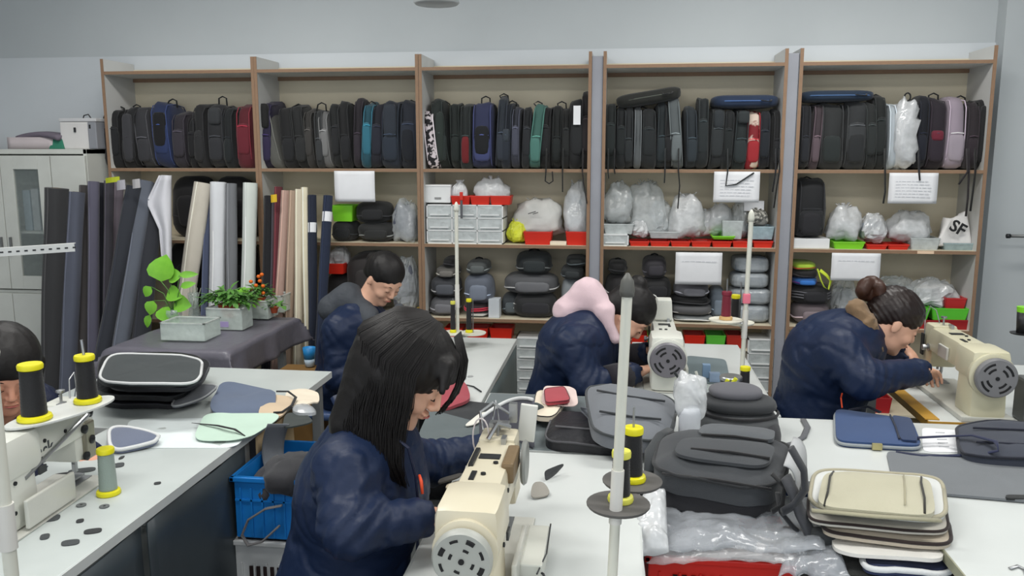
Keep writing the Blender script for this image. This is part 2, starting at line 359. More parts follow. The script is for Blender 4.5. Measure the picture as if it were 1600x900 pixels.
# ================================================================ BACKPACKS ON THE TOP SHELF
def backpack(bay, u0, u1, vt, c, label, tilt=0, handle=None, straps=(), c2=None, pocket=None, ht=None, depth=.30, dy=0, m=None, vb=264, name='backpack', mm=None, group='backpacks on the top shelf', shelf=3):
    """pack standing on end, narrow side outward"""
    y = SF+.03+dy; um = (u0+u1)/2
    x0, x1 = PY(u0, vb, y).x, PY(u1, vb, y).x; W = max(.04, (x1-x0)*1.12); z0 = SH[shelf]+.0095 if shelf is not None else PZ(0, 0, .8).z
    H = PY(um, vt, y+.1).z-z0; X = (x0+x1)/2
    rnd = random.Random(int(u0*7+vt)); t = thing(name, label, 'backpack', (X, y+depth/2+(rnd.random()*.025-.005), z0), rnd.uniform(-.09, .09) if W < .12 else 0, group=group); sh = math.tan(math.radians(tilt))
    mb = m or fab(c, 'fabric', .78); Hh = H
    b = MB().soft((sh*Hh/2, 0, Hh/2), (W*1.02, depth, Hh), 4.2, 10, .1, 12, int(u0), shear=sh, taper=.12, ez=5).build('body', mb, t, smooth=True)
    for s in (-1, 1):       # piping round the gusset
        pts = []
        for k in range(13):
            a = -PI/2+PI*2*k/12; f = lambda q, p: math.copysign(abs(q)**p, q)
            yy = f(math.cos(a), .45)*depth*.47; zz = Hh/2+f(math.sin(a), .45)*Hh*.475
            pts.append((s*W*.37*(1-.1*zz/Hh)+sh*zz, yy-.004, zz))
        MB().tube(pts, .0035, 5).build('piping', fab(lift(c, 1.3)), b, smooth=True)
    if pocket is not False and W > .05:
        q = .45 if rnd.random() < .5 else .3
        p = MB().soft((sh*Hh*q, -depth*.46, Hh*q), (W*.72, .035, Hh*(.5 if q > .4 else .38)), 4, 7, .05, 20, int(u0)+3).build('front_pocket', pocket and fab(pocket) or fab(lift(c, 1.18)), t, smooth=True)
        zt = Hh*(q+.2); MB().tube([(sh*zt-W*.28, -depth*.5-.002, zt), (sh*zt, -depth*.52-.004, zt+.004), (sh*zt+W*.28, -depth*.5-.002, zt)], .0025, 5).build('zipper', fab(lift(c, 2.0)), p)
    elif pocket is not False:
        zt = Hh*.93; MB().tube([(sh*Hh*.12, -depth*.5-.001, Hh*.12), (sh*Hh*.5, -depth*.5-.004, Hh*.5), (sh*zt, -depth*.5+.012, zt)], .0028, 5).build('zipper', fab(lift(c, 2.0)), t)
    if handle:
        hx = PY(handle[0], handle[1], y+.1); lx = hx.x-X; hz = hx.z-z0
        hw = .028; MB().tube([(sh*Hh+lx*0+(lx-hw), -.02, Hh-.03), (lx-hw*.9, -.02, hz-.012), (lx, -.02, hz), (lx+hw*.9, -.02, hz-.012), (lx+hw, -.02, Hh-.03)], .008, 7, .55).build('carry_handle', BLACKF, t, smooth=True)
    for st in straps:
        pts = [PY(q[0], q[1], SF-.012) for q in st]; top = pts[0].copy(); top.z = max(top.z, z0+.12); top.y = SF+.024
        pts = [top]+pts
        MB().tube(pts, .013, 6, .3, up=Vector((0, 1, 0)) if False else None).build('strap', fab(lift(c, .95)) if sum(c) < 200 else BLACKF, t, smooth=True, world=True)
    if c2:                  # coloured side panel
        cc, q0, q1 = c2
        zz = Hh*(q0+q1)/2
        MB().soft((sh*zz, -depth*.46, zz), (W*.62, .045, Hh*(q1-q0)), 4, 7, .05, 20, int(u0)).build('colour_panel', mm or fab(cc), t, smooth=True)
    return t
BK = (25, 26, 28); CH = (50, 52, 56); DG = (36, 44, 44); SL = (38, 46, 58); NV = (28, 36, 62)
def row(bay, L):
    n = len(L)
    for i, a in enumerate(L):
        u0, u1, vt, c, d = a[:5]; k = a[5] if len(a) > 5 else {}
        pos = 'left end' if i == 0 else 'right end' if i == n-1 else '%s from the left' % ORD[i]
        lab = '%s backpack, %s of the %s bay top row' % (d, pos, bay)
        backpack(bay, u0, u1, vt, c, lab, **k)
row('leftmost', [
 (163, 191, 170, BK, 'plain black', dict(handle=(184, 166))),
 (191, 214, 168, (28, 28, 32), 'black rounded', dict(handle=(210, 163), c2=((70, 70, 74), .1, .9), tilt=4)),
 (214, 238, 168, (58, 58, 62), 'dark grey flat', dict(pocket=(64, 64, 68), tilt=-5)),
 (239, 268, 160, (38, 52, 92), 'royal blue', dict(handle=(264, 154), tilt=-3, c2=((20, 20, 24), .3, .85))),
 (268, 291, 176, (50, 46, 54), 'charcoal', dict(handle=None)),
 (291, 303, 182, (18, 18, 22), 'thin black'),
 (303, 324, 164, (32, 32, 34), 'black ribbed', dict(c2=((46, 46, 48), .1, .6))),
 (324, 351, 164, (42, 43, 47), 'wide charcoal', dict(handle=(343, 150), c2=((60, 62, 66), .68, .95))),
 (351, 368, 168, (20, 24, 28), 'narrow black', dict(c2=((32, 38, 40), .1, .5))),
 (368, 393, 163, (104, 30, 42), 'dark red')])
row('second', [
 (407, 426, 160, (38, 30, 62), 'indigo and black', dict(c2=((24, 24, 26), .6, .98))),
 (424, 442, 164, (86, 86, 82), 'olive grey leaning', dict(tilt=-11, pocket=False)),
 (440, 462, 166, BK, 'black soft', dict(tilt=-5)),
 (460, 480, 163, (34, 35, 36), 'black bulging', dict(tilt=-6, handle=(462, 162))),
 (479, 493, 172, (56, 54, 52), 'dark taupe', dict(tilt=-4)),
 (492, 505, 171, (48, 50, 52), 'graphite', dict(tilt=-2, handle=(500, 160))),
 (503, 519, 174, (96, 96, 96), 'mid grey', dict(tilt=-4)),
 (517, 533, 165, (28, 30, 32), 'black narrow', dict(tilt=-4)),
 (531, 549, 159, BK, 'black tall', dict(tilt=-3)),
 (547, 561, 154, (42, 36, 44), 'plum black', dict(tilt=2)),
 (560, 576, 161, (36, 86, 102), 'teal blue', dict(tilt=4, handle=(578, 158))),
 (575, 594, 164, (30, 32, 44), 'blue black', dict(tilt=4)),
 (593, 623, 158, (36, 44, 56), 'dark slate', dict(tilt=2, c2=((50, 58, 68), .45, .95))),
 (622, 651, 158, (34, 40, 52), 'wide slate navy', dict(tilt=1, handle=(640, 156), c2=((26, 30, 40), .1, .6)))])
row('middle', [
 (667, 686, 172, (186, 178, 182), 'black and white floral', dict(tilt=-6, m=mat('floral_print', (30, 28, 32), .8, 'spots', c2=(206, 196, 200), scale=38), pocket=False)),
 (684, 704, 154, (34, 42, 40), 'green black wide-topped', dict(tilt=-7, c2=((46, 56, 52), .1, .8))),
 (703, 720, 160, (26, 34, 32), 'dark bottle green', dict(tilt=-2)),
 (719, 737, 162, (36, 42, 42), 'black with a red panel', dict(c2=((128, 30, 36), .08, .5))),
 (736, 770, 160, (50, 56, 92), 'puffy indigo blue', dict(handle=(758, 150), c2=((22, 24, 30), .2, .65), vb=268)),
 (770, 786, 152, (44, 50, 60), 'slate narrow', dict(tilt=3, handle=(786, 146))),
 (784, 800, 160, (34, 40, 50), 'dark slate marked', dict(tilt=2, handle=(800, 157), c2=((64, 72, 82), .4, .6))),
 (799, 812, 167, (58, 60, 72), 'dusty navy', dict(tilt=1)),
 (811, 825, 168, (34, 36, 40), 'thin charcoal', dict(tilt=2)),
 (823, 843, 164, (60, 98, 90), 'sea green', dict(tilt=6, handle=(840, 158))),
 (842, 860, 166, BK, 'black twin-strapped', dict(tilt=2, straps=[[(853, 268), (852, 283), (858, 287), (864, 283), (863, 268)]])),
 (859, 875, 165, (24, 28, 28), 'slim black', dict(tilt=1, handle=(877, 158))),
 (874, 888, 170, (30, 32, 32), 'thin black tasselled', dict(straps=[[(879, 268), (879, 300)]])),
 (886, 908, 158, (30, 32, 34), 'black white-tagged'),
 (906, 922, 146, (40, 34, 36), 'tall brown black', dict(straps=[[(910, 268), (912, 285), (917, 318)]]))])
row('fourth', [
 (944, 961, 160, (30, 36, 36), 'black green', dict(straps=[[(950, 268), (951, 279)]])),
 (960, 976, 168, (24, 28, 30), 'black slim', dict(handle=(969, 163), straps=[[(960, 266), (961, 272)]])),
 (975, 989, 170, (34, 38, 40), 'charcoal with pale zip'),
 (988, 1000, 168, (84, 88, 90), 'grey edged', dict(pocket=False)),
 (999, 1023, 170, (30, 34, 36), 'broad black', dict(handle=(1004, 166))),
 (1021, 1038, 162, (34, 42, 46), 'slate black', dict(tilt=1, straps=[[(1039, 268), (1038, 286)]])),
 (1036, 1052, 160, BK, 'black buckled'),
 (1050, 1070, 154, (84, 90, 92), 'grey curved-strap', dict(tilt=-5, straps=[[(1060, 266), (1062, 290), (1059, 326)]])),
 (1070, 1089, 168, (40, 48, 54), 'blue charcoal', dict(tilt=-2)),
 (1088, 1106, 151, (34, 40, 42), 'tall rounded black', dict(tilt=0)),
 (1105, 1128, 168, (40, 44, 46), 'charcoal square', dict(tilt=2, c2=((52, 58, 62), .65, .95))),
 (1127, 1143, 172, (24, 28, 30), 'black narrow', dict(tilt=2)),
 (1142, 1166, 170, (34, 42, 44), 'slate with light zip', dict(tilt=3, c2=((54, 60, 62), .75, .95), straps=[[(1137, 268), (1134, 290), (1150, 288), (1178, 270)]])),
 (1165, 1189, 172, (128, 28, 34), 'red, black and white', dict(m=mat('red_white_print', (122, 22, 32), .7, 'spots', c2=(214, 196, 182), scale=12))),
 (1188, 1205, 174, (24, 28, 36), 'navy black', dict(straps=[[(1212, 268), (1207, 300)]])),
 (1204, 1220, 172, BK, 'black thick', dict(straps=[[(1218, 268), (1214, 290), (1209, 325)]]))])
row('rightmost', [
 (1251, 1266, 162, (30, 32, 38), 'black'),
 (1265, 1280, 162, (76, 64, 70), 'mauve brown', dict(tilt=3)),
 (1279, 1319, 160, (48, 50, 52), 'large charcoal front-on', dict(c2=((44, 50, 50), .1, .5), pocket=False)),
 (1318, 1355, 160, (52, 54, 56), 'charcoal rounded', dict(tilt=0, c2=((44, 46, 48), .1, .55))),
 (1354, 1372, 160, (36, 40, 40), 'narrow dark grey', dict(tilt=-3)),
 (1370, 1389, 148, (30, 34, 34), 'tall black', dict(tilt=-3, handle=(1372, 147), straps=[[(1383, 268), (1383, 300), (1380, 318)]])),
 (1388, 1400, 160, (168, 176, 182), 'pale grey', dict(tilt=-2, pocket=False)),
 (1432, 1449, 152, (18, 22, 34), 'black navy', dict(tilt=1, straps=[[(1436, 268), (1437, 282)]])),
 (1448, 1476, 154, (40, 32, 42), 'black plum with pink', dict(handle=(1462, 145), c2=((126, 36, 58), .4, .55))),
 (1476, 1508, 152, (150, 138, 150), 'mauve grey', dict(handle=(1505, 149), tilt=0, pocket=(156, 146, 156))),
 (1507, 1528, 162, (42, 34, 40), 'dark plum', dict(straps=[[(1512, 268), (1498, 288)], [(1514, 268), (1512, 310), (1509, 338)]])),
 (1526, 1543, 155, (20, 20, 22), 'bulky black', dict(straps=[[(1524, 268), (1520, 300), (1516, 330)]], c2=((28, 28, 30), .1, .9)))])
t0 = bpy.data.objects.get('backpack.038')
# white tag on the white-tagged pack, card hanging from it
for o in list(COL.objects):
    if o.get('label', '').startswith('black white-tagged'):
        MB().box((0, -.168, .315), (.042, .003, .11)).build('paper_tag', PAPER, o)
# bags laid flat on top of the standing packs
def flatbag(u0, u1, vt, vb, c, label, tilt=0, y=SF+.17, d=.27, name='bag', z=None, group=None):
    p = PY((u0+u1)/2, vb, y); W = (u1-u0)*mpp(p); H = (vb-vt)*mpp(p)
    t = thing(name, label, 'bag', (p.x, y, p.z if z is None else z), rot=(0, math.radians(-tilt), 0), group=group)
    MB().soft((0, 0, H/2), (W, d, H), 4, 12, .06, 10, int(u0)).build('body', fab(c), t, smooth=True)
    pts = [(W*.47*math.copysign(abs(math.cos(a))**.5, math.cos(a)), -d*.02+d*.485*math.copysign(abs(math.sin(a))**.5, math.sin(a)), H*.5) for a in [2*PI*k/28 for k in range(29)]]
    MB().tube(pts, .004, 5).build('zipper', fab(lift(c, 1.8)), t, smooth=True)
    MB().tube([(W*.2, -d*.45, H*.6), (W*.22, -d*.56, H*.5), (W*.34, -d*.56, H*.45), (W*.36, -d*.45, H*.6)], .006, 6, .5).build('carry_handle', BLACKF, t, smooth=True)
    return t
flatbag(966, 1064, 143, 164, (42, 44, 40), 'black padded bag laid tilted across packs in the fourth bay', tilt=9)
flatbag(1112, 1212, 150, 170, (40, 58, 88), 'navy blue bag laid flat across packs in the fourth bay')
flatbag(1250, 1357, 143, 160, (38, 56, 80), 'dark blue bag laid flat on packs in the rightmost bay')
# garment in clear plastic with a black hanger hook
p = PY(1414, 266, SF+.02); t = thing('wrapped_bag', 'clear plastic garment bag with black hanger hook in rightmost bay', 'bag', (p.x, SF+.1, SH[3]+.01))
H = PY(1414, 160, SF+.1).z-SH[3]
MB().soft((0, 0, H/2), (.14, .2, H), 3.4, 16, .16, 22, 5).build('film', CLEARW, t, smooth=True)
MB().soft((0, .02, H*.48), (.1, .12, H*.85), 4, 8, .05, 9, 5).build('lining', fab((168, 172, 178)), t, smooth=True)
MB().tube([(.012*math.cos(a)*1.4, -.03, H+.018+.016*math.sin(a)*1.4) for a in [-1.5+.5*k for k in range(11)]], .0045, 6).build('hook', BLACKF, t)
# ================================================================ THINGS ON THE LOWER SHELVES
def spot(u0, u1, vt, k, y=SF+.03, z=None):
    z0 = (SH[k]+.0095) if z is None else z
    vb = 450
    # find image row of the base on plane y at height z0
    d = ray((u0+u1)/2, 300); 
    for _ in range(6):
        p = PY((u0+u1)/2, vb, y); vb += (p.z-z0)/mpp(p)
    x0, x1 = PY(u0, vb, y).x, PY(u1, vb, y).x
    return (x0+x1)/2, x1-x0, z0, PY((u0+u1)/2, vt, y).z-z0
def storage_bin(label, u0, u1, vt, k, m, y=SF+.03, d=.15, z=None, group='small parts bins', name='storage_bin'):
    X, W, z0, H = spot(u0, u1, vt, k, y, z); W *= .97; t = .004; a = .86
    mb = MB(); 
    def wall(p, q, r, s): # slab between 4 pts, thickness by scaling to centre
        c = Vector((0, 0, H/2)); P = [Vector(x) for x in (p, q, r, s)]; n = (P[1]-P[0]).cross(P[2]-P[0]).normalized()*t; mb.add(P+[x+n for x in P], [(0, 1, 2, 3), (7, 6, 5, 4), (0, 4, 5, 1), (1, 5, 6, 2), (2, 6, 7, 3), (3, 7, 4, 0)])
    w, D = W/2, d/2; b = a
    wall((-w*b, -D*b, 0), (w*b, -D*b, 0), (w, -D, H), (-w, -D, H)); wall((w*b, D*b, 0), (-w*b, D*b, 0), (-w, D, H), (w, D, H))
    wall((w*b, -D*b, 0), (w*b, D*b, 0), (w, D, H), (w, -D, H)); wall((-w*b, D*b, 0), (-w*b, -D*b, 0), (-w, -D, H), (-w, D, H))
    mb.box((0, 0, t/2), (2*w*b, 2*D*b, t))
    for s in (-1, 1): mb.box((0, s*D, H-.003), (W+.006, .008, .007)); mb.box((s*w, 0, H-.003), (.008, d+.006, .007))
    mb.v = [(p[0]+X, p[1]+y+D, p[2]+z0) for p in mb.v]
    return tag(mb.build(name, m, bev=0), label, 'bin', group)
def plastic_bag(label, u0, u1, vt, k, y=SF+.04, d=.2, seed=1, m=None, inner=(150, 152, 152), z=None, amp=.22, name='plastic_bag', group='clear plastic bags on the shelves', ik=.62, e=2.6):
    X, W, z0, H = spot(u0, u1, vt, k, y, z)
    W *= 1.16; H *= 1.05; t = thing(name, label, 'plastic bag', (X, y+d/2, z0), group=group)
    MB().soft((0, 0, H*.5), (W, d, H), e, 15, amp, 16, seed, taper=.35).build('film', m or CLEARW, t, smooth=seed % 2 == 0)
    if inner: MB().soft((0, 0, H*ik*.5+.003), (W*.78, d*.7, H*ik), 3, 10, .2, 22, seed+4, taper=.2).build('contents', fab(inner), t, smooth=True)
    # gathered mouth of the bag
    pts = []
    mb = MB()
    for q in range(5):
        a = q*1.3+seed; mb.tube([(W*.05*math.cos(a), .01*math.sin(a), H*.86), (W*.2*math.cos(a), .03*math.sin(a), H*(.99+.03*math.sin(3*a)))], [.004, .012], 5, .3)
    mb.build('gathered_neck', m or CLEARW, t)
    return t
def drawer_unit(label, u0, u1, vt, k, nx, ny, y=SF+.02, d=.2, z=None, name='drawer_unit', group='small translucent drawer units', z1=None):
    X, W, z0, H = spot(u0, u1, vt, k, y, z)
    t = thing(name, label, 'drawers', (X, y+d/2, z0), group=group); f = MB(); th = .007
    wp = plas((228, 230, 230)); cw, ch = (W-th)/nx, (H-th)/ny
    for i in range(nx+1): f.box((-W/2+th/2+i*cw, 0, H/2), (th, d, H))
    for j in range(ny+1): f.box((0, 0, th/2+j*ch), (W, d, th))
    f.box((0, d/2-.003, H/2), (W, .006, H)); f.build('frame', wp, t)
    for i in range(nx):
        for j in range(ny):
            cx, cz = -W/2+th/2+(i+.5)*cw, th/2+(j+.5)*ch; dr = MB(); a, b = cw-th-.002, ch-th-.002
            dr.box((cx, -d/2+.004, cz), (a, .004, b)); dr.box((cx, .0, cz-b/2+.003), (a, d*.9, .003))
            for s in (-1, 1): dr.box((cx+s*(a/2-.002), 0, cz-b*.1), (.003, d*.9, b*.75))
            o = dr.build('drawer', TUB, t); MB().box((cx, -d/2-.003, cz-b*.28), (a*.8, .009, .007)).build('drawer_lip', wp, o)
            if (i*3+j) % 4 != 1: MB().soft((cx, .01, cz-b*.2), (a*.8, d*.7, b*.5), 3, 5, .2, 40, i*5+j).build('small_parts', fab([(90, 96, 100), (150, 150, 148), (120, 126, 134)][(i+j) % 3]), o)
    return t
def paper_sign(label, u0, u1, vt, vb, y=SF-.006, lines=6):
    a = PY(u0, vt, y); b = PY(u1, vt, y); c = PY(u0, vb, y); W = b.x-a.x; H = a.z-c.z
    t = thing('paper_sign', label, 'sign', ((a.x+b.x)/2, y, c.z), group='white paper shelf signs')
    MB().sheet(lambda p, q: (-W/2+W*p, -.003*math.sin(q*PI)-.002*math.sin(p*5), H*q), 8, 8, .0008).build('sheet', PAPER, t, smooth=True)
    rnd = random.Random(int(u0)); mb = MB()
    for i in range(lines):
        zz = H*(.72-.5*i/max(1, lines-1)); x = -W*.36
        while x < W*.3:
            l = rnd.uniform(.008, .03); mb.box((x+l/2, -.0056, zz), (l, .0006, .0035)); x += l+.006
    if lines: mb.build('faint_print', mat('faint_ink', (204, 206, 212), .7), t)
    return t
paper_sign('blank white paper sign above the lime box', 522, 585, 267, 315, lines=0)
paper_sign('white paper sign behind the dangling black strap in the fourth bay', 1116, 1188, 268, 316)
paper_sign('white paper sign under the mauve backpack in the rightmost bay', 1390, 1467, 270, 318)
paper_sign('white paper sign above the grey piped bags in the fourth bay', 1056, 1129, 394, 444, lines=1)
paper_sign('white paper sign above the bun of the woman on the right', 1300, 1377, 395, 438, lines=1)
def soft_bag(label, u0, u1, vt, vb, c, y=SF+.04, d=.24, k=None, z=None, name='bag', zips=1, c2=None, handle=True, seed=None, e=3.2, flat=False, group=None, pocket=True, top=None, dy=0):
    """soft bag seen from the front; rests at z"""
    um = (u0+u1)/2
    zb = (SH[k]+.0095) if k is not None else (z if z is not None else PY(um, vb, y).z)
    vbb = vb; 
    X, W, z0, H = spot(u0, u1, vt, 0, y, zb); seed = seed or int(u0+vt)
    t = thing(name, label, 'bag', (X, y+d/2, z0), group=group)
    b = MB().soft((0, 0, H/2), (W, d, H), e, 13, .09, 9, seed).build('body', fab(c, 'fabric', .7), t, smooth=True)
    ring = lambda zz, rx, ry, r, m, nm, pp: MB().tube([(rx*math.copysign(abs(math.cos(a))**.6, math.cos(a)), ry*math.copysign(abs(math.sin(a))**.6, math.sin(a)), zz+.004*math.sin(3*a+seed)) for a in [2*PI*q/26 for q in range(27)]], r, 5).build(nm, m, pp, smooth=True)
    for q in range(zips): ring(H*(.35+.4*q/max(1, zips)), W*.49, d*.49, .0045, fab(c2 or lift(c, 2.1)), 'zipper', b)
    if pocket: MB().soft((W*.05, -d*.47, H*.42), (W*.62, .03, H*.5), 4, 7, .08, 16, seed).build('front_pocket', fab(lift(c, 1.25)), t, smooth=True)
    if handle: MB().tube([(-W*.16, 0, H*.93), (-W*.13, 0, H*1.05), (0, -.005, H*1.1), (W*.13, 0, H*1.05), (W*.16, 0, H*.93)], .007, 6, .6).build('carry_handle', BLACKF, t, smooth=True)
    return t
# ---- second bay
storage_bin('lime green box beside the black bags in the second bay', 519, 551, 321, 2, LIME, z=PY(535, 346, SF+.05).z, y=SF+.05, name='lime_box')
soft_bag('black bag under the lime green box', 514, 552, 346, 382, (26, 28, 30), k=2, handle=False)
soft_bag('black boxy bag on top of a pile below the blank sign', 552, 606, 315, 350, (30, 31, 33), z=PY(580, 350, SF+.04).z, handle=False)
soft_bag('black bag with silver print under the boxy bag', 556, 612, 350, 383, (36, 38, 38), k=2, c2=(150, 154, 154), handle=False)
plastic_bag('grey items in shiny clear plastic, right end of the second bay shelf', 606, 650, 318, 2, m=CLEAR, inner=(84, 88, 104), seed=4, ik=.9, e=4)
storage_bin('red bin behind the seated woman in the grey hood', 508, 537, 412, 1, RED, z=PY(520, 428, SF+.03).z)
plastic_bag('clear bag of parts heaped over the red bin in the second bay', 508, 540, 390, 1, z=PY(520, 424, SF+.03).z, seed=7, inner=(150, 146, 140))
soft_bag('dark bag behind the head of the woman in the grey hood', 538, 612, 396, 470, (48, 44, 44), z=PY(570, 470, SF+.05).z, handle=False)
soft_bag('dark grey bag filling the second bay under the red bin', 505, 600, 428, 505, (58, 56, 58), k=1, y=SF+.1, handle=False, d=.2)
plastic_bag('clear bag of grey parts right of the woman in the grey hood', 608, 652, 410, 1, seed=9, inner=(96, 100, 112), m=CLEAR, ik=.85)
tag(MB().box((PY(632, 490, SF).x, SF+.1, SH[1]+.03), (.13, .12, .04)).build('yellow_box', mat('yellow_card', (206, 176, 80), .7), bev=.003), 'small yellow box on the shelf right of the woman in the grey hood', 'box')
# ---- middle bay, second shelf
drawer_unit('white nine-drawer unit of clear drawers in the middle bay', 667, 786, 320, 2, 3, 3)
zt = SH[2]+.0095+spot(667, 786, 320, 2, SF+.02)[3]+.001
X, W, z0, H = spot(664, 704, 288, 2, SF+.04, zt); t = thing('white_box', 'white plastic box on the left of the nine-drawer unit', 'box', (X, SF+.12, zt))
MB().box((0, 0, H/2), (W, .15, H*.86)).build('body', plas((224, 226, 226)), t, bev=.006); MB().box((0, 0, H*.93), (W*1.04, .157, H*.1)).build('lid', plas((232, 233, 233)), t, bev=.004); MB().box((0, -.077, H*.3), (W*.25, .004, .012)).build('latch', plas((140, 140, 140)), t)
for i, (a, b) in enumerate(((705, 734), (735, 765), (766, 798))): storage_bin('red bin on top of the nine-drawer unit, %s' % ['leftmost', 'middle one', 'rightmost'][i], a, b, 306, 2, RED, z=zt, y=SF+.03, d=.11, group='red bins on the drawer unit')
plastic_bag('white bag standing in the leftmost red bin on the drawer unit', 704, 730, 284, 2, z=zt+.008, y=SF+.05, d=.08, seed=3, m=CLEARW, inner=(228, 228, 226), ik=.8)
plastic_bag('clear bag bulging over the red bins on the drawer unit', 738, 796, 278, 2, z=zt+.008, y=SF+.05, d=.09, seed=12, inner=(200, 202, 202))
t = thing('box_cutter', 'red and grey cutter hanging by the red bins', 'tool', PY(721, 322, SF-.01))
MB().box((0, 0, -.01), (.014, .008, .13)).build('blade_sleeve', plas((86, 88, 92)), t, bev=.002); MB().box((0, -.001, .06), (.02, .012, .05)).build('grip', RED, t, bev=.003)
plastic_bag('crumpled lime yellow bag beside the drawer unit', 788, 822, 346, 2, m=mat('lime_film', (206, 212, 60), .35, 'plastic', bump=.6), inner=None, seed=5)
storage_bin('red bin beneath the big white printed bag', 818, 862, 362, 2, RED)
t = plastic_bag('big white printed plastic bag in the middle bay', 796, 884, 314, 2, z=SH[2]+.05, seed=8, m=mat('white_film', (218, 218, 214), .35, 'plastic', alpha=.82, bump=.7), inner=(176, 172, 168), d=.22, y=SF+.07, group=None)
MB().box((.01, -.098, .155), (.05, .002, .006), RM(ry=-.3)).build('printed_mark', mat('grey_ink', (96, 96, 96)), t)
MB().box((.03, -.1, .145), (.035, .002, .005), RM(ry=-.3)).build('printed_mark', mat('grey_ink', (96, 96, 96)), t)
plastic_bag('stacked clear bags at the right end of the middle bay', 878, 920, 288, 2, z=SH[2]+.06, seed=10, inner=(172, 180, 184), ik=.8)
storage_bin('red bin at the right end of the middle bay', 884, 918, 362, 2, RED, group=None)
tag(MB().box((PY(872, 382, SF+.03).x, SF+.06, SH[2]+.02), (.1, .05, .022)).build('small_box', mat('cream_card', (228, 216, 196), .7), bev=.002), 'small cream card box left of the last red bin in the middle bay', 'box')
# ---- middle bay, third shelf
G1 = 'bags on the third shelf of the middle bay'
def stack(specs, k, group=None, y=SF+.04):
    for s in specs: soft_bag(*s[:6], y=y+(s[6].get('dy', 0) if len(s) > 6 else 0), **{a: b for a, b in (s[6] if len(s) > 6 else {}).items() if a != 'dy'}, group=group)
def zz(u, v, y=SF+.04): return PY(u, v, y).z
stack([('grey bag at the bottom of the stepped pile left in the middle bay', 668, 714, 466, 502, (92, 92, 96), dict(k=1, handle=False)),
       ('dark bag with white marks in the middle of the stepped pile', 670, 715, 434, 467, (66, 68, 74), dict(z=zz(690, 467), handle=False, c2=(200, 200, 200))),
       ('taupe bag high in the stepped pile', 678, 712, 418, 436, (92, 90, 86), dict(z=zz(690, 436), handle=False)),
       ('small black pouch crowning the stepped pile', 690, 708, 404, 420, (28, 28, 30), dict(z=zz(699, 419), handle=False, pocket=False)),
       ('white and black bag with pale sole-like rim left of the white box', 726, 764, 490, 502, (196, 196, 188), dict(k=1, handle=False, c2=(60, 60, 60), pocket=False)),
       ('dark pouch with pink red zip under the blue grey bag', 722, 764, 476, 491, (60, 40, 46), dict(z=zz(745, 491), c2=(220, 60, 84), handle=False, pocket=False, zips=2)),
       ('blue grey rounded backpack on the pink zipped pouch', 722, 768, 430, 478, (98, 104, 116), dict(z=zz(745, 478), handle=False)),
       ('grey and black cap-shaped bag topping the blue grey backpack', 726, 762, 408, 432, (74, 78, 78), dict(z=zz(745, 431))),
       ('black bag with a white zip at the bottom of the big pile', 798, 868, 461, 504, (42, 43, 46), dict(k=1, c2=(214, 214, 214), zips=2, handle=False, d=.28)),
       ('mid grey wide bag in the middle of the big pile', 784, 872, 430, 463, (86, 87, 90), dict(z=zz(830, 463), c2=(200, 200, 200), handle=False, d=.28)),
       ('glossy black bag on top of the big pile', 803, 860, 396, 432, (40, 46, 48), dict(z=zz(830, 432), c2=(120, 124, 124), d=.26)),
       ('dark teal grey bag left below the big pile', 782, 812, 462, 502, (70, 76, 80), dict(k=1, dy=.06, handle=False)),
       ('pale grey box bag under the black cap bag', 876, 914, 436, 500, (150, 156, 160), dict(k=1, handle=False, dy=.05)),
       ('black bag right end of the middle bay third shelf', 875, 910, 418, 438, (44, 48, 50), dict(z=zz(894, 438), handle=False)),
       ('square black pouch on top at the right end of the middle bay', 884, 915, 402, 420, (38, 42, 44), dict(z=zz(899, 419), handle=False, pocket=False))], 1, G1)
X, W, z0, H = spot(763, 780, 468, 1); tag(MB().box((X, SF+.08, z0+H/2), (W, .09, H)).build('card_box', mat('white_card', (204, 210, 216), .7), bev=.002), 'upright white card box beside the pink zipped pouch', 'box')
# ---- fourth bay, second shelf
drawer_unit('single white clear drawer at the left end of the fourth bay', 940, 982, 366, 2, 1, 1)
for i in range(7):
    a = 984+i*32.2; storage_bin('red bin in the fourth bay row, %s' % ('next to the white drawer' if i == 0 else 'rightmost' if i == 6 else 'under the lime bin' if i == 4 else ORD[i]+' from the left'), a, a+30, 377, 2, RED, group='row of red bins in the fourth bay')
def tub(label, u0, u1, vt, k, z=None, y=SF+.05, m=None, d=.16, group='clear plastic tubs'): return storage_bin(label, u0, u1, vt, k, m or TUB, y=y, d=d, z=z, group=group, name='plastic_tub')
zr = SH[2]+.0095+.048
storage_bin('lime green bin stacked on the red bins in the fourth bay', 1113, 1148, 369, 2, LIME, z=zr, group=None)
tub('milky tub on the single drawer in the fourth bay', 943, 990, 350, 2, z=zz(960, 366))
tub('milky tub over the second red bin of the fourth bay', 1014, 1062, 362, 2, z=zr)
tub('pale tub left of the mesh bag in the fourth bay', 1128, 1160, 345, 2, z=zr)
tub('pale blue tub under the dark mesh bag', 1170, 1209, 354, 2, z=zr, m=film('blue_tub', (176, 198, 206), .75))
plastic_bag('tall clear bag over the white drawer in the fourth bay', 942, 990, 290, 2, z=zz(965, 352), seed=2, inner=(160, 162, 160), ik=.4, m=CLEAR)
plastic_bag('big clear bag leaning on the back of the fourth bay', 976, 1040, 286, 2, z=zr, seed=6, inner=(186, 188, 186), ik=.4, m=CLEAR, y=SF+.09)
plastic_bag('white crumpled bag over the first red bin in the fourth bay', 985, 1014, 345, 2, z=zr, seed=11, inner=(210, 210, 208))
plastic_bag('clear peaked bag in the middle of the fourth bay', 1044, 1106, 306, 2, z=zr, seed=14, inner=(190, 192, 190), ik=.5)
plastic_bag('clear bag standing over the sixth red bin of the fourth bay', 1104, 1150, 322, 2, z=zr+.02, seed=16, inner=(186, 198, 196), y=SF+.08)
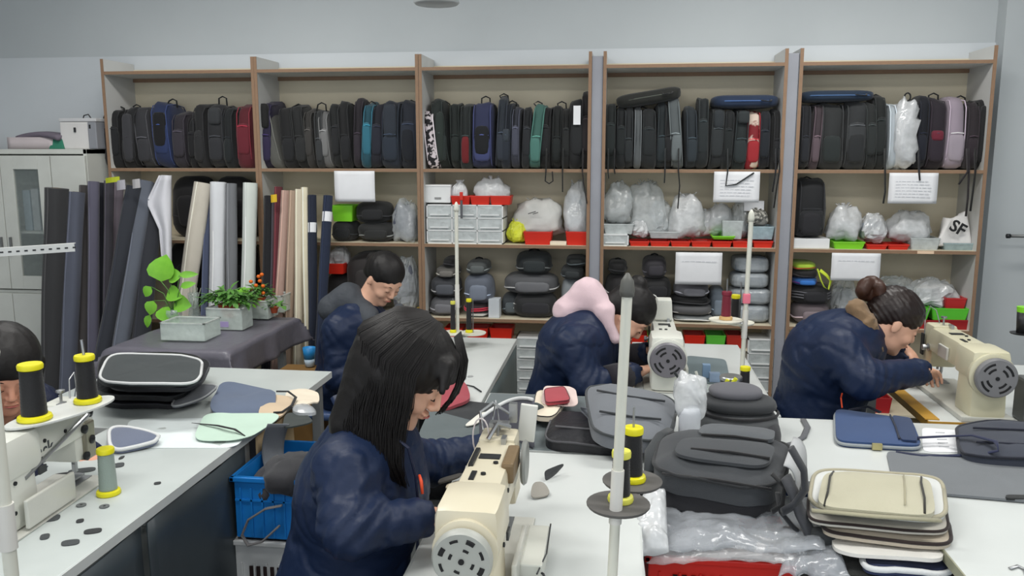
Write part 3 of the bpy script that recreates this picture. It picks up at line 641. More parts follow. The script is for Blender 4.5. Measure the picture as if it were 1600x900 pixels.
plastic_bag('dark mesh bag of parts on the pale blue tub', 1168, 1202, 328, 2, z=zz(1188, 356), seed=17, inner=(120, 120, 116), m=mat('black_mesh', (98, 98, 94), .6, 'spots', c2=(180, 178, 170), scale=60), group=None)
X, W, z0, H = spot(1163, 1194, 314, 2, SF+.12, zz(1178, 330, SF+.12)); tag(MB().box((X, SF+.16, z0+H/2), (W, .06, H)).build('card_box', PAPER, bev=.002), 'white card box standing behind the mesh bag', 'box')
for (a, b, vt, sd, l) in ((1012, 1052, 318, 51, 'low clear bag between the tall bags of the fourth bay'), (1082, 1128, 330, 52, 'flat clear bag over the fourth red bin'), (1140, 1172, 316, 53, 'clear bag behind the pale tub in the fourth bay')):
    plastic_bag(l, a, b, vt, 2, z=zr, seed=sd, inner=(176, 180, 180), ik=.5, y=SF+.1, m=CLEAR if sd % 2 else CLEARW)
# ---- fourth bay, third shelf
G2 = 'bags on the third shelf of the fourth bay'
stack([('black bag with white pattern behind the pink hood', 944, 986, 430, 500, (34, 32, 34), dict(k=1, c2=(206, 200, 200), zips=3)),
       ('small black pouch on the patterned black bag', 950, 980, 409, 432, (24, 24, 26), dict(z=zz(966, 431), pocket=False)),
       ('black backpack lying at the bottom right of the pole', 994, 1052, 470, 504, (30, 30, 32), dict(k=1, c2=(90, 90, 94), handle=False)),
       ('black padded backpack in the middle of the tall pile', 1002, 1048, 436, 471, (34, 34, 36), dict(z=zz(1025, 471), handle=False)),
       ('dark purple grey backpack on top of the tall pile', 1004, 1042, 403, 438, (54, 52, 58), dict(z=zz(1022, 437))),
       ('grey bag with white piping at the very bottom of the piped pile', 1052, 1116, 494, 507, (128, 132, 132), dict(k=1, c2=(226, 226, 226), zips=1, handle=False, pocket=False, d=.3)),
       ('dark grey flat bag with white piping in the piped pile', 1049, 1114, 478, 495, (92, 92, 94), dict(z=zz(1082, 495), c2=(230, 230, 230), handle=False, pocket=False, d=.3)),
       ('black flat bag in the piped pile', 1050, 1112, 466, 480, (30, 30, 32), dict(z=zz(1082, 479), handle=False, pocket=False, d=.28)),
       ('grey domed bag on top of the piped pile under the sign', 1054, 1110, 444, 468, (100, 100, 106), dict(z=zz(1082, 467), handle=False)),
       ('blue grey bag right of the piped pile', 1108, 1134, 452, 500, (96, 106, 116), dict(k=1, dy=.06, handle=False))], 1, G2)
for i, (a, b, vt, vb) in enumerate(((1142, 1206, 478, 502), (1140, 1206, 452, 478), (1143, 1204, 428, 452), (1146, 1203, 402, 428))):
    z = SH[1]+.01 if i == 0 else zz(1174, vb)
    X, W, z0, H = spot(a, b, vt, 1, SF+.05, z); t = thing('wrapped_pack', 'blue grey bag in clear film, %s of the fourth bay tower' % ['bottom', 'second up', 'third up', 'topmost'][i], 'bag', (X, SF+.17, z0), group='film-wrapped bags in a tower')
    MB().soft((0, 0, H/2), (W*.94, .22, H*.96), 4.5, 10, .06, 12, i).build('body', fab((112, 124, 138)), t, smooth=True); MB().soft((0, 0, H/2), (W, .235, H), 4.2, 12, .08, 14, i+9).build('film', CLEAR, t)
# ---- rightmost bay
X, W, z0, H = spot(1240, 1296, 373, 2); tag(MB().box((X, SF+.12, z0+H/2), (W, .18, H)).build('white_box', plas((222, 224, 226)), bev=.004), 'white box under the black standing backpack', 'box')
zb = z0+H+.001
backpack('rightmost', 1243, 1290, 279, (32, 33, 36), 'black backpack standing on a white box in the rightmost bay', c2=((44, 44, 48), .06, .45), handle=(1262, 276), vb=373, shelf=2, ht=1, group=None)
bp = [o for o in COL.objects if o.get('label', '').startswith('black backpack standing on a white box')][0]
PMo = bp.location.copy(); bp.location.z = zb; 
for ch in bp.children: ch.scale.z = (PY(1266, 279, SF+.13).z-zb)/(PY(1266, 279, SF+.13).z-SH[2]-.0095)
storage_bin('lime bin left of the red bins in the rightmost bay', 1302, 1351, 378, 2, LIME, group=None)
for i, (a, b) in enumerate(((1354, 1386), (1388, 1420))): storage_bin('red bin %s in the rightmost bay' % ['beside the lime bin', 'beside the milky tub'][i], a, b, 382, 2, RED, group='red bins in the rightmost bay')
tub('milky tub in the middle of the rightmost bay', 1422, 1468, 372, 2); tub('pale blue grey tub under the lettered white bag', 1474, 1526, 380, 2, m=film('grey_tub', (168, 188, 192), .75))
plastic_bag('clear bag over the lime bin', 1294, 1350, 322, 2, z=SH[2]+.05, seed=22, inner=(180, 184, 184), ik=.5)
plastic_bag('clear bag of grey parts over the red bins', 1346, 1392, 338, 2, z=SH[2]+.045, seed=23, inner=(132, 140, 148), ik=.8)
plastic_bag('crumpled clear bag over the milky tub', 1388, 1466, 334, 2, z=SH[2]+.05, seed=24, inner=(186, 190, 190), ik=.6)
tag(MB().box((PY(1446, 393, SF).x, SF-.004, SH[2]), (.09, .003, .016)).build('shelf_label', mat('peach_paper', (236, 206, 176), .7)), 'small peach paper label on the shelf edge below the milky tub', 'label')
# lettered white bag
p = PY(1492, 381, SF+.05); t = thing('lettered_bag', 'white bag with large black letters at the right end of the rightmost bay', 'bag', (p.x, SF+.12, PY(1492, 384, SF+.05).z))
s = mpp(p)
def lb(a, b): # trapezoid front
    w0 = (-30+a*56)*s; w1 = (-2+a*22)*s; return (w0*(1-b)+w1*b, -.05-.01*math.sin(a*7+b*3)+b*.04, 54*s*b*(1-.25*(1-a)))
MB().sheet(lb, 12, 10, .05).build('body', mat('white_sack', (222, 220, 218), .6, bump=.2), t, smooth=True)
def text3(body, size, ext, loc, rot, m, parent, name='lettering'):
    c = bpy.data.curves.new(name, 'FONT'); c.body = body; c.size = size; c.extrude = ext; c.align_x = 'CENTER'; c.align_y = 'CENTER'; c.offset = size*.02
    c.resolution_u = 3; q = bpy.data.objects.new(name, c); COL.objects.link(q); c.materials.append(m); bpy.context.view_layer.update()
    me = bpy.data.meshes.new_from_object(q.evaluated_get(bpy.context.evaluated_depsgraph_get())); bpy.data.objects.remove(q)
    o = bpy.data.objects.new(name, me); COL.objects.link(o); o.parent = parent; o.location = loc; o.rotation_euler = rot; return o
text3('SF', .095, .002, (.012, -.062, .10), (PI/2-.1, .5, 0), mat('black_ink', (30, 30, 32)), t)
G3 = 'stack of colourful bags in the rightmost bay'
stack([('pinkish grey wrapped bag at the bottom of the colourful stack', 1240, 1300, 476, 506, (104, 94, 98), dict(k=1, handle=False)),
       ('black ribbed bag in the colourful stack', 1240, 1302, 446, 478, (36, 36, 40), dict(z=zz(1270, 478), zips=3, c2=(104, 104, 110), handle=False)),
       ('blue bag in the colourful stack', 1240, 1280, 434, 448, (40, 92, 158), dict(z=zz(1260, 448), handle=False, c2=(90, 40, 120))),
       ('black bag over the blue bag', 1240, 1280, 422, 436, (32, 30, 32), dict(z=zz(1260, 436), handle=False, pocket=False)),
       ('lime green pouch on top of the colourful stack', 1240, 1278, 411, 424, (168, 200, 62), dict(z=zz(1260, 424), handle=False, pocket=False, c2=(180, 70, 40)))], 1, G3)
t = thing('lime_strap', 'lime yellow looped strap right of the blue bag', 'strap', PY(1284, 450, SF+.02)); s = mpp(t.location)
MB().tube([(-8*s, 0, 30*s), (-2*s, 0, 12*s), (3*s, -.004, 2*s), (10*s, 0, -2*s), (13*s, 0, 12*s), (6*s, 0, 20*s), (-4*s, 0, 28*s)], .011, 7, .4).build('webbing', fab((202, 222, 60)), t, smooth=True)
plastic_bag('dark clear bag beside the colourful stack', 1300, 1345, 438, 1, seed=31, inner=(74, 78, 84), m=CLEAR, ik=.8)
plastic_bag('clear bag behind the bun of the woman on the right', 1360, 1440, 438, 1, seed=33, inner=(140, 144, 144), m=CLEAR, z=SH[1]+.1, y=SF+.1, ik=.7)
plastic_bag('crumpled clear bag of black clips above the green bins', 1418, 1508, 442, 1, seed=35, inner=(120, 124, 126), m=CLEARW, z=zz(1460, 486), y=SF+.07, ik=.6)
for i, (a, b) in enumerate(((1412, 1466), (1469, 1519))): storage_bin('dark red bin on the third shelf of the rightmost bay, %s' % ['left one', 'right one'][i], a, b, 505, 1, plas((150, 34, 38)), y=SF-.01, z=SH[1]-.035, group='dark red bins in the rightmost bay') if False else storage_bin('dark red bin on the third shelf of the rightmost bay, %s' % ['left one', 'right one'][i], a, b, 500, 1, plas((158, 34, 38)), group='dark red bins in the rightmost bay')
zg = SH[1]+.0095+spot(1412, 1466, 500, 1)[3]+.002
for i, (a, b) in enumerate(((1404, 1452), (1455, 1513))): storage_bin('green bin on the dark red bins, %s' % ['left one', 'right one'][i], a, b, 482, 1, plas((96, 204, 58)), z=zg, group='green bins in the rightmost bay')
storage_bin('red bin at the top of the bins in the rightmost bay', 1477, 1509, 466, 1, plas((196, 50, 52)), z=zz(1490, 483), y=SF+.06, group=None)
# ---- under the third shelf
zf = SH[0]+.0095
drawer_unit('tall clear drawer tower behind the back of the pink-hooded woman', 806, 846, 528, 0, 1, 7, y=SF+.01)
drawer_unit('low clear drawer unit under the middle bay', 792, 800, 512, 0, 1, 1, y=SF+.05) if False else None
drawer_unit('clear drawer tower right of the tall drawer tower', 848, 892, 514, 0, 1, 7, y=SF+.03)
drawer_unit('tall clear drawer tower at the right of the fourth bay', 1163, 1204, 530, 0, 1, 6, y=SF+.01)
z = zf
def shelf_low(bi, zv, nm):
    x0, x1 = BX[bi]; z = zv
    return tag(MB().box(((x0+x1)/2, SF+.16, z), (x1-x0-.05, .3, .016)).build('loose_board', CREAM), nm, 'board', 'loose boards under the third shelf')
zl = PY(760, 527, SF+.02).z; shelf_low(2, zl, 'loose cream board carrying red bins under the middle bay') if False else None
for i, (a, b, c, l) in enumerate(((694, 722, RED, 'red bin left of the thread stand by the back table'), (728, 762, RED, 'red bin between the thread stand and the last red bin'), (765, 800, RED, 'red bin behind the back table, rightmost'))):
    X, W, z0, H = spot(a, b, 512, 0, SF+.02, SH[1]-.009-.115); o = storage_bin(l, a, b, 513, 0, c, z=z0, group='red bins hung under the middle bay')
tag(MB().box((sx(745, 520), SF+.12, SH[1]-.009-.115-.008), (.56, .2, .012)).build('hanging_tray', CREAM), 'narrow cream tray board under the red bins behind the back table', 'board')
for i, (a, b, c, l) in enumerate(((985, 1012, RED, 'red bin seen past the sleeve of the pink-hooded woman'), (1012, 1026, LIME, 'lime bin left of the sewing machine in front of the fourth bay'), (1069, 1101, RED, 'red bin right of the grey handwheel'), (1103, 1133, plas((96, 190, 66)), 'green bin behind the table of the pink-hooded woman'), (1135, 1160, plas((180, 50, 40)), 'red bin left of the drawer tower in the fourth bay'))):
    storage_bin(l, a, b, 524, 0, c, z=SH[1]-.009-.13, group='bins hung under the fourth bay')
tag(MB().box((sx(1075, 520), SF+.12, SH[1]-.009-.13-.008), (.78, .2, .012)).build('hanging_tray', CREAM), 'cream tray board under the bins of the fourth bay', 'board')
for i, (a, b) in enumerate(((1322, 1355), (1358, 1392))): storage_bin('dark red bin low under the rightmost bay, %s' % ['left', 'right'][i], a, b, 622, 0, plas((170, 34, 40)), z=PY(1355, 638, SF-.3).z+.02 if False else PY(1355, 645, SF+.03).z, group='low dark red bins')
zl = PY(1355, 645, SF+.03).z
tag(MB().box((sum(BX[4])/2, SF+.16, zl-.008), (BX[4][1]-BX[4][0]-.045, .3, .014)).build('loose_board', CREAM), 'low cream board under the dark red bins of the rightmost bay', 'board')
plastic_bag('clear bag on the low board of the rightmost bay', 1318, 1352, 606, 0, z=zl+.04, seed=40, inner=(190, 200, 196), y=SF+.1)
# ---- leftmost bay, dark goods behind the rolls
for i, (a, b, vt, vb, k, l) in enumerate(((264, 328, 273, 373, 2, 'black bag hanging in the dark left part of the leftmost bay'), (330, 393, 276, 373, 2, 'black bag at the right end of the leftmost bay'), (262, 326, 378, 480, 1, 'black bag on the low shelf behind the pothos plant'), (328, 393, 380, 480, 1, 'black bags pile behind the white rolls'))):
    z = zz(300, vb, SF+.08); soft_bag(l, a, b, vt, vb, (22, 21, 24), z=max(z, SH[1]) if k == 1 else z, y=SF+.08, handle=False, group='black bags behind the fabric rolls')
tag(MB().box((sum(BX[0])/2, SF+.16, zz(300, 374, SF+.05)), (BX[0][1]-BX[0][0]-.045, .28, .014)).build('loose_board', CREAM), 'cream board crossing the leftmost bay behind the rolls', 'board')
# ================================================================ FABRIC ROLLS
def roll(label, ut, vt, ub, vb, wpx, c, yt=SF-.05, yb=SF-.14, group='fabric rolls leaning on the shelving', drape=0, name='fabric_roll', core=True, kind='fabric', tagm=None):
    """top pixel on plane yt, bottom passes pixel (ub,vb) on plane yb; continued to the floor"""
    a = PY(ut, vt, yt); b = PY(ub, vb, yb); d = (b-a); b = a+d*((a.z-.01)/(a.z-b.z)); r = wpx/2*mpp(a)*.98
    ax = (a-b); L = ax.length; q = Vector((0, 0, 1)).rotation_difference(ax.normalized())
    t = thing(name, label, 'fabric roll', b, group=group); t.rotation_mode = 'XYZ'; t.rotation_euler = q.to_euler(); PM[t.name] = Matrix.Translation(b) @ q.to_matrix().to_4x4()
    rnd = random.Random(int(ut*3)); n = 22; prof = []
    mb = MB(); vs = []; fs = []; m = 22
    for j in range(m+1):
        for k in range(n):
            g = 2*PI*k/n; rr = r*(1+.05*math.sin(3*g+j*.25+ut)+.04*math.sin(5*g+ut*2)+.03*math.sin(j*.6+ut)); vs.append((rr*math.cos(g), rr*math.sin(g), L*j/m))
    for j in range(m):
        for k in range(n): fs.append((j*n+k, j*n+(k+1) % n, (j+1)*n+(k+1) % n, (j+1)*n+k))
    fs.append(tuple(range(n))[::-1]); fs.append(tuple(m*n+k for k in range(n))); mb.add(vs, fs)
    mb.build('fabric', fab(c, kind), t, smooth='auto')
    if core: MB().lathe([(r*.4, L-.01), (r*.4, L+.002), (r*.3, L+.002), (r*.3, L-.005)], 14).build('cardboard_core', mat('cardboard', (110, 98, 84), .8), t)
    # loose edge of the wound cloth
    MB().tube([(r*1.0*math.cos(-1.8+.12*math.sin(j*.7+ut)), r*1.0*math.sin(-1.8+.12*math.sin(j*.7+ut)), L*j/12) for j in range(13)], .004, 5).build('loose_edge', fab(lift(c, 1.25)), t)
    if tagm:
        zt = L-tagm; MB().lathe([(r*1.07, zt-.03), (r*1.07, zt+.03)], 16).build('white_band', PAPER, t)
    return t
RL = [
 (88, 294, 82, 600, 34, (64, 64, 66), 'big charcoal roll at the far left, beside the white cabinet', dict(yt=4.55, yb=4.5)),
 (119, 300, 106, 600, 25, (84, 88, 102), 'blue grey roll beside the big charcoal roll', dict(yt=4.62, yb=4.5)),
 (133, 290, 128, 600, 17, (78, 74, 74), 'brown grey roll third from the left', dict(yt=4.75, yb=4.55)),
 (146, 284, 146, 600, 17, (90, 88, 104), 'violet grey roll with loose top', dict(yt=4.72, yb=4.55)),
 (158, 286, 158, 600, 13, (38, 40, 52), 'thin midnight blue roll', dict(yt=4.85, yb=4.65)),
 (170, 283, 168, 590, 14, (70, 67, 76), 'plum grey roll under the lime tag', dict(yt=4.8, yb=4.6)),
 (186, 284, 180, 590, 15, (96, 88, 96), 'taupe roll behind the crossing rolls', dict(yt=4.85, yb=4.7)),
 (210, 292, 160, 560, 24, (50, 54, 64), 'dark slate roll leaning to the right', dict(yt=4.68, yb=4.4)),
 (228, 284, 186, 560, 24, (90, 95, 106), 'steel blue roll leaning across the dark ones', dict(yt=4.74, yb=4.42)),
 (243, 290, 218, 550, 28, (52, 54, 62), 'charcoal roll left of the white cloth', dict(yt=4.8, yb=4.5)),
 (318, 286, 296, 430, 27, (204, 197, 184), 'cream roll leaning right of the black bags', {}),
 (326, 292, 320, 460, 11, (72, 80, 104), 'slate blue roll behind the cream roll', dict(yt=SF-.02, yb=SF-.15)),
 (341, 285, 340, 460, 25, (220, 222, 226), 'white roll in the middle of the leftmost bay', {}),
 (362, 287, 362, 460, 17, (116, 118, 122), 'grey roll right of the white roll', {}),
 (391, 286, 388, 470, 22, (214, 220, 214), 'off-white roll in front of the first upright', dict(yt=4.94)),
 (420, 306, 417, 460, 14, (28, 28, 34), 'black roll right of the off-white roll', {}),
 (429, 312, 425, 470, 9, (70, 66, 72), 'thin dark grey roll under the yellow tag', {}),
 (435, 292, 431, 470, 13, (108, 46, 54), 'maroon roll with white end', {}),
 (447, 298, 436, 480, 15, (180, 150, 138), 'dusty pink beige roll', dict(yb=SF-.15)),
 (458, 298, 452, 490, 14, (164, 142, 124), 'tan roll between the pink and pale beige rolls', dict(yb=SF-.15)),
 (468, 296, 466, 520, 14, (206, 196, 176), 'pale beige roll left of the thin cream one', dict(yb=SF-.17)),
 (476, 293, 481, 560, 11, (222, 214, 188), 'thin cream roll reaching down past the plant table', dict(yb=SF-.2)),
 (488, 305, 489, 600, 14, (34, 42, 62), 'navy roll with white band, left of the pair', dict(tagm=.2, yb=4.75)),
 (513, 306, 496, 600, 15, (36, 48, 74), 'navy roll with white band leaning right', dict(tagm=.13, yb=4.7))]
for (ut, vt, ub, vb, wd, c, l, k) in RL: roll(l, ut, vt, ub, vb, wd, c, **k)
# white cloth draped in the gap
def wf(a, b):
    L_ = (248, 274), (268, 272); lo = (252, 430), (266, 430)
    m = .42-abs(b-.45) if 0 else 0
    ul = {0: 246, 1: 254}; left = 248-20*max(0, 1-abs(b-.28)/.28) if b < .56 else 248+6*(b-.56)/.44
    u = left*(1-a)+267*a; v = 274+150*b; return PY(u, v, 4.60+.02*math.sin(a*7)+.12*(1-b))
tag(MB().sheet(wf, 10, 16, .006).build('white_cloth', fab((208, 208, 214)), smooth=True), 'white cloth hanging between the charcoal roll and the black bags', 'cloth')
for (u, v, w, h, c, l) in ((176, 281, 24, 8, (176, 186, 40), 'lime yellow tag lying on top of the plum grey roll'), (189, 289, 15, 15, (168, 166, 174), 'pale paper tag on the taupe roll'), (213, 287, 13, 14, (176, 174, 176), 'white tag on the dark slate roll'), (428, 310, 10, 12, (222, 184, 40), 'yellow corner tag by the maroon roll')):
    p = PY(u, v, 4.58 if u < 300 else 4.86); s = mpp(p)
    tag(MB().sheet(lambda a, b: p+Vector(((a-.5)*w*s, -.01*math.sin(a*3), (b-.5)*h*s+.12*(a-.5)*w*s)), 4, 3, .002).build('roll_tag', mat('tag_%d' % u, c, .6)), l, 'tag')
# bluish cap on the foot of the cream roll
t = thing('blue_cup', 'bright blue and white plastic cup at the foot of the thin cream roll', 'cup', PY(484, 572, 4.2)); s = mpp(t.location)
MB().lathe([(7*s, 0), (8.5*s, 13*s)], 16).build('cup_body', plas((190, 210, 226)), t, smooth=True); MB().lathe([(8.6*s, 12*s), (10*s, 30*s), (9*s, 30*s), (8*s, 13*s)], 16).build('sleeve', plas((38, 132, 196)), t, smooth=True)
# ================================================================ WHITE CABINET
CY = 4.86; xr = PY(140, 300, CY).x; xl = xr-1.02; zt = PY(60, 233, CY).z; W = xr-xl
t = thing('glass_cabinet', 'pale grey cabinet with glass doors standing left of the rolls', 'cabinet', ((xl+xr)/2, CY, 0))
CW = mat('cabinet_enamel', (204, 206, 200), .45, bump=.02)
D = .44; mb = MB()
for s in (-1, 1): mb.box((s*(W/2-.012), D/2, zt/2), (.024, D, zt))
mb.box((0, D/2, zt-.015), (W, D, .03)); mb.box((0, D-.01, zt/2), (W, .02, zt)); mb.box((0, D/2, .05), (W, D, .1)); mb.box((0, D/2, .82), (W, D, .02)); mb.build('carcass', CW, t, bev=.002)
for zz_ in (1.2,): MB().box((0, D/2, zz_), (W-.05, D-.05, .015)).build('inner_shelf', CW, t)
def door(cx, w, z0, z1, glass, hs, nm='door'):
    mb = MB(); f = .085
    if glass:
        for s in (-1, 1): mb.box((cx+s*(w/2-f/2), -.011, (z0+z1)/2), (f, .022, z1-z0))
        for q in (z0+f/2, z1-f/2): mb.box((cx, -.011, q), (w-2*f, .022, f))
        d = mb.build(nm, CW, t, bev=.002); MB().box((cx, -.01, (z0+z1)/2), (w-2*f, .004, z1-z0-2*f)).build('glass_pane', film('cabinet_glass', (150, 160, 160), .22), d)
    else: mb.box((cx, -.011, (z0+z1)/2), (w, .022, z1-z0)); d = mb.build(nm, CW, t, bev=.003)
    if hs: MB().box((cx+hs*(w/2-.03), -.03, z0+.28 if glass else z1-.3), (.012, .016, .11)).build('handle', mat('grey_handle', (120, 122, 122), .4, metal=.4), d, bev=.003)
    return d
xw = PY(85, 300, CY).x-(xl+xr)/2
door(xw-.17+.0, .34, .84, zt-.04, True, -1); door(xw-.17-.345, .34, .84, zt-.04, True, 1)
door((xw+W/2)/2+.002, W/2-xw-.008, .84, zt-.04, False, 0)
door(xw-.17, .34, .11, .81, False, 1); door(xw-.17-.345, .34, .11, .81, False, 1); door((xw+W/2)/2+.002, W/2-xw-.008, .11, .81, False, 0)
for i, (dx, w, h, c) in enumerate(((-.26, .05, .26, (176, 190, 200)), (-.2, .05, .27, (200, 204, 206)), (-.14, .04, .25, (120, 140, 150)), (-.08, .06, .27, (222, 222, 222)))):
    tag(MB().box(((xl+xr)/2+xw+dx, CY+.2, 1.208+h/2), (w, .24, h)).build('binder', plas(c), bev=.004), '%s binder behind the cabinet glass' % ['pale blue', 'light grey', 'slate blue', 'white'][i], 'binder', 'binders in the glass cabinet')
# on top of the cabinet
def onz(u, v, z): return PZ(u, v, z)
p = PY(128, 228, CY+.1); s = mpp(p)
t = thing('white_case', 'white plastic storage case with grey side on the cabinet', 'box', (p.x, CY+.22, zt))
MB().box((-.01, 0, .085), (.25, .26, .17)).build('body', plas((216, 214, 212)), t, bev=.008); MB().box((-.01, 0, .182), (.256, .266, .022)).build('lid', plas((200, 200, 202)), t, bev=.006)
MB().box((-.03, -.134, .12), (.012, .01, .03)).build('latch', DARKM, t, bev=.002); MB().box((.075, -.134, .14), (.012, .01, .025)).build('latch', DARKM, t, bev=.002)
MB().box((.088, -.005, .085), (.058, .264, .168)).build('grey_side_panel', plas((140, 142, 148)), t, bev=.006)
MB().tube([(-.06, 0, .192), (-.05, 0, .215), (-.02, 0, .222), (.0, 0, .192)], .004, 6).build('carry_handle', DARKM, t)
p = PY(55, 228, CY+.1)
def paperstack(name, label, x, y, z, w, d, h, c, rz=0, cat='papers', curl=.0):
    t = thing(name, label, cat, (x, y, z), rz)
    MB().sheet(lambda a, b: ((a-.5)*w, (b-.5)*d, h+curl*(abs(a-.5)*2)**2-curl*.3*math.sin(b*5)), 12, 6, h*.98).build('sheets', mat('paper_%02x%02x%02x' % c, c, .7, bump=.1), t, smooth=True); return t
paperstack('paper_stack', 'low stack of pinkish grey papers on the left of the cabinet top', p.x-.02, CY+.2, zt, .3, .26, .075, (196, 186, 188), .05)
paperstack('grey_folder', 'dark mauve grey folder on the pinkish papers', p.x+.05, CY+.2, zt+.076, .32, .26, .03, (112, 104, 116), -.1, 'folder', -.025)
tag(MB().box((PY(91, 220, CY+.1).x, CY+.14, zt+.035), (.1, .14, .07), None, .7).build('green_pouch', fab((46, 122, 98)), bev=.006), 'teal green pouch between the papers and the white case', 'pouch')
# slotted metal bar reaching in from the left
a = PY(118, 386, 3.2); b = PY(-60, 398, 3.05); t = thing('slotted_bar', 'white perforated steel bar reaching in at the left edge', 'bar', b, math.atan2((a-b).y, (a-b).x)); L = (a.xy-b.xy).length
dz = a.z-b.z; mb = MB()
M0 = RM(ry=-math.atan2(dz, L))
mb.box((L/2, -.012, 0), (L, .003, .034), M0); mb.box((L/2, 0, .016), (L, .026, .003), M0); mb.build('channel', plas((206, 208, 206)), t)
mb = MB()
for i in range(14): mb.box((.03+i*L/14, -.0145, .0), (L/34, .002, .006), M0)
mb.build('slot', DARKM, t); MB().box((0, 0, -b.z/2), (.04, .04, b.z)).build('post', plas((206, 208, 206)), t)
t = thing('wall_rod', 'short dark rod on the right wall pier above the right machine', 'rod', PY(1590, 369, SF+.1)); MB().tube([(-.05, 0, 0), (.35, 0, 0)], .009, 8).build('rod', mat('rod_grey', (120, 122, 122), .4, metal=.6), t, smooth=True); MB().lathe([(.0, -.012), (.013, -.01), (.013, .01), (0, .012)], 10, RM(ry=PI/2, t=(-.05, 0, 0))).build('end_cap', DARKM, t, smooth=True); MB().box((.3, .15, 0), (.02, .32, .02)).build('bracket', DARKM, t)
# ================================================================ TABLES
TZ = .75
LAM = mat('table_laminate', (208, 212, 210), .25, scale=2.5, c2=(216, 220, 218), bump=.015)
LAMD = mat('worn_table_laminate', (188, 196, 194), .3, scale=5, c2=(202, 208, 206), bump=.02)
def table(label, x0, x1, y0, y1, edge=None, topm=LAM, panels=(), z=TZ, apron=True, group=None, th=.03, legm=None):
    t = thing('sewing_table', label, 'table', ((x0+x1)/2, (y0+y1)/2, 0), group=group); W, D = x1-x0, y1-y0
    tp = MB().box((0, 0, z-th/2), (W, D, th)).build('tabletop', topm, t, bev=.004)
    e = edge or plas((196, 200, 198))
    mb = MB()
    for s in (-1, 1): mb.box((s*(W/2+.001), 0, z-th/2), (.004, D, th*.9)); mb.box((0, s*(D/2+.001), z-th/2), (W, .004, th*.9))
    mb.build('edge_strip', e, tp)
    for sx_ in (-1, 1):
        for sy_ in (-1, 1): MB().box((sx_*(W/2-.05), sy_*(D/2-.05), (z-th)/2), (.04, .04, z-th)).build('leg', legm or mat('grey_leg', (150, 152, 152), .4, metal=.3), t, bev=.004)
    for s in (-1, 1): MB().box((s*(W/2-.05), 0, .12), (.03, D-.14, .03)).build('crossbar', mat('grey_leg', (150, 152, 152), .4, metal=.3), t)
    for (side, q0, q1, z0, m, nm) in panels:       # hanging sheet panels along one side
        c = (q0+q1)/2; w_ = abs(q1-q0)
        if side == 'R': MB().sheet(lambda a, b: (W/2+.006+.006*math.sin(a*9+c)+.004*math.sin(b*5), q0-(y0+y1)/2+(q1-q0)*a, z0+(z-.034-z0)*b), 14, 8, .006).build(nm, m, t, smooth=True)
        else: MB().sheet(lambda a, b: (q0-(x0+x1)/2+(q1-q0)*a, -D/2-.008-.004*math.sin(a*8), z0+(z-.012-z0)*b), 12, 8, .006).build(nm, m, t, smooth=True)
    return t
SLATE = mat('dark_slate_sheet', (46, 54, 60), .42, scale=4, c2=(60, 68, 72), bump=.05)
TEAL = mat('grey_green_board', (84, 96, 98), .5, scale=4, c2=(94, 106, 106), bump=.04)
table('white sewing table at the left with dark hanging panels', -1.76, -1.25, 1.2, 2.60, topm=LAMD, panels=(('R', 1.25, 1.95, .04, SLATE, 'hanging_panel'), ('R', 1.97, 2.58, .05, SLATE, 'hanging_panel')))
table('white table under the stack of black panels', -2.2, -1.25, 2.602, 3.44, topm=LAMD, panels=(('R', 2.66, 3.0, .25, mat('tan_board', (172, 150, 116), .7), 'tan_board'),))
T2 = table('white table with a grey side panel behind the front woman', -1.0, -.52, 3.0, 4.2, panels=(('R', 3.02, 4.2, .03, TEAL, 'side_panel'),))
table('white table of the front sewing machine', -.47, .07, 1.25, 2.55, panels=(('R', 1.3, 2.1, .02, plas((206, 210, 208)), 'side_panel'),))
table('grey topped table behind the front sewing machine', -.5, .0, 2.57, 3.2, topm=mat('grey_top', (110, 118, 120), .5), group=None)
table('white table of the pink-hooded woman', .08, .6, 3.04, 4.2)
table('wide white table across the middle right under the bags', .06, 1.98, 2.42, 3.02)
table('near right white table at the frame edge', .80, 1.98, .9, 2.40, edge=mat('olive_edge', (150, 150, 128), .5))
table('white table with amber wooden edge under the right machine', 1.12, 1.98, 3.05, 3.95, edge=mat('amber_wood', (186, 142, 56), .5, scale=30))
tag(MB().box((1.135, 3.5, TZ+.0022), (.05, .88, .004)).build('amber_strip', mat('amber_wood', (186, 142, 56), .5)), 'amber wooden strip along the left edge of the right machine table', 'strip')
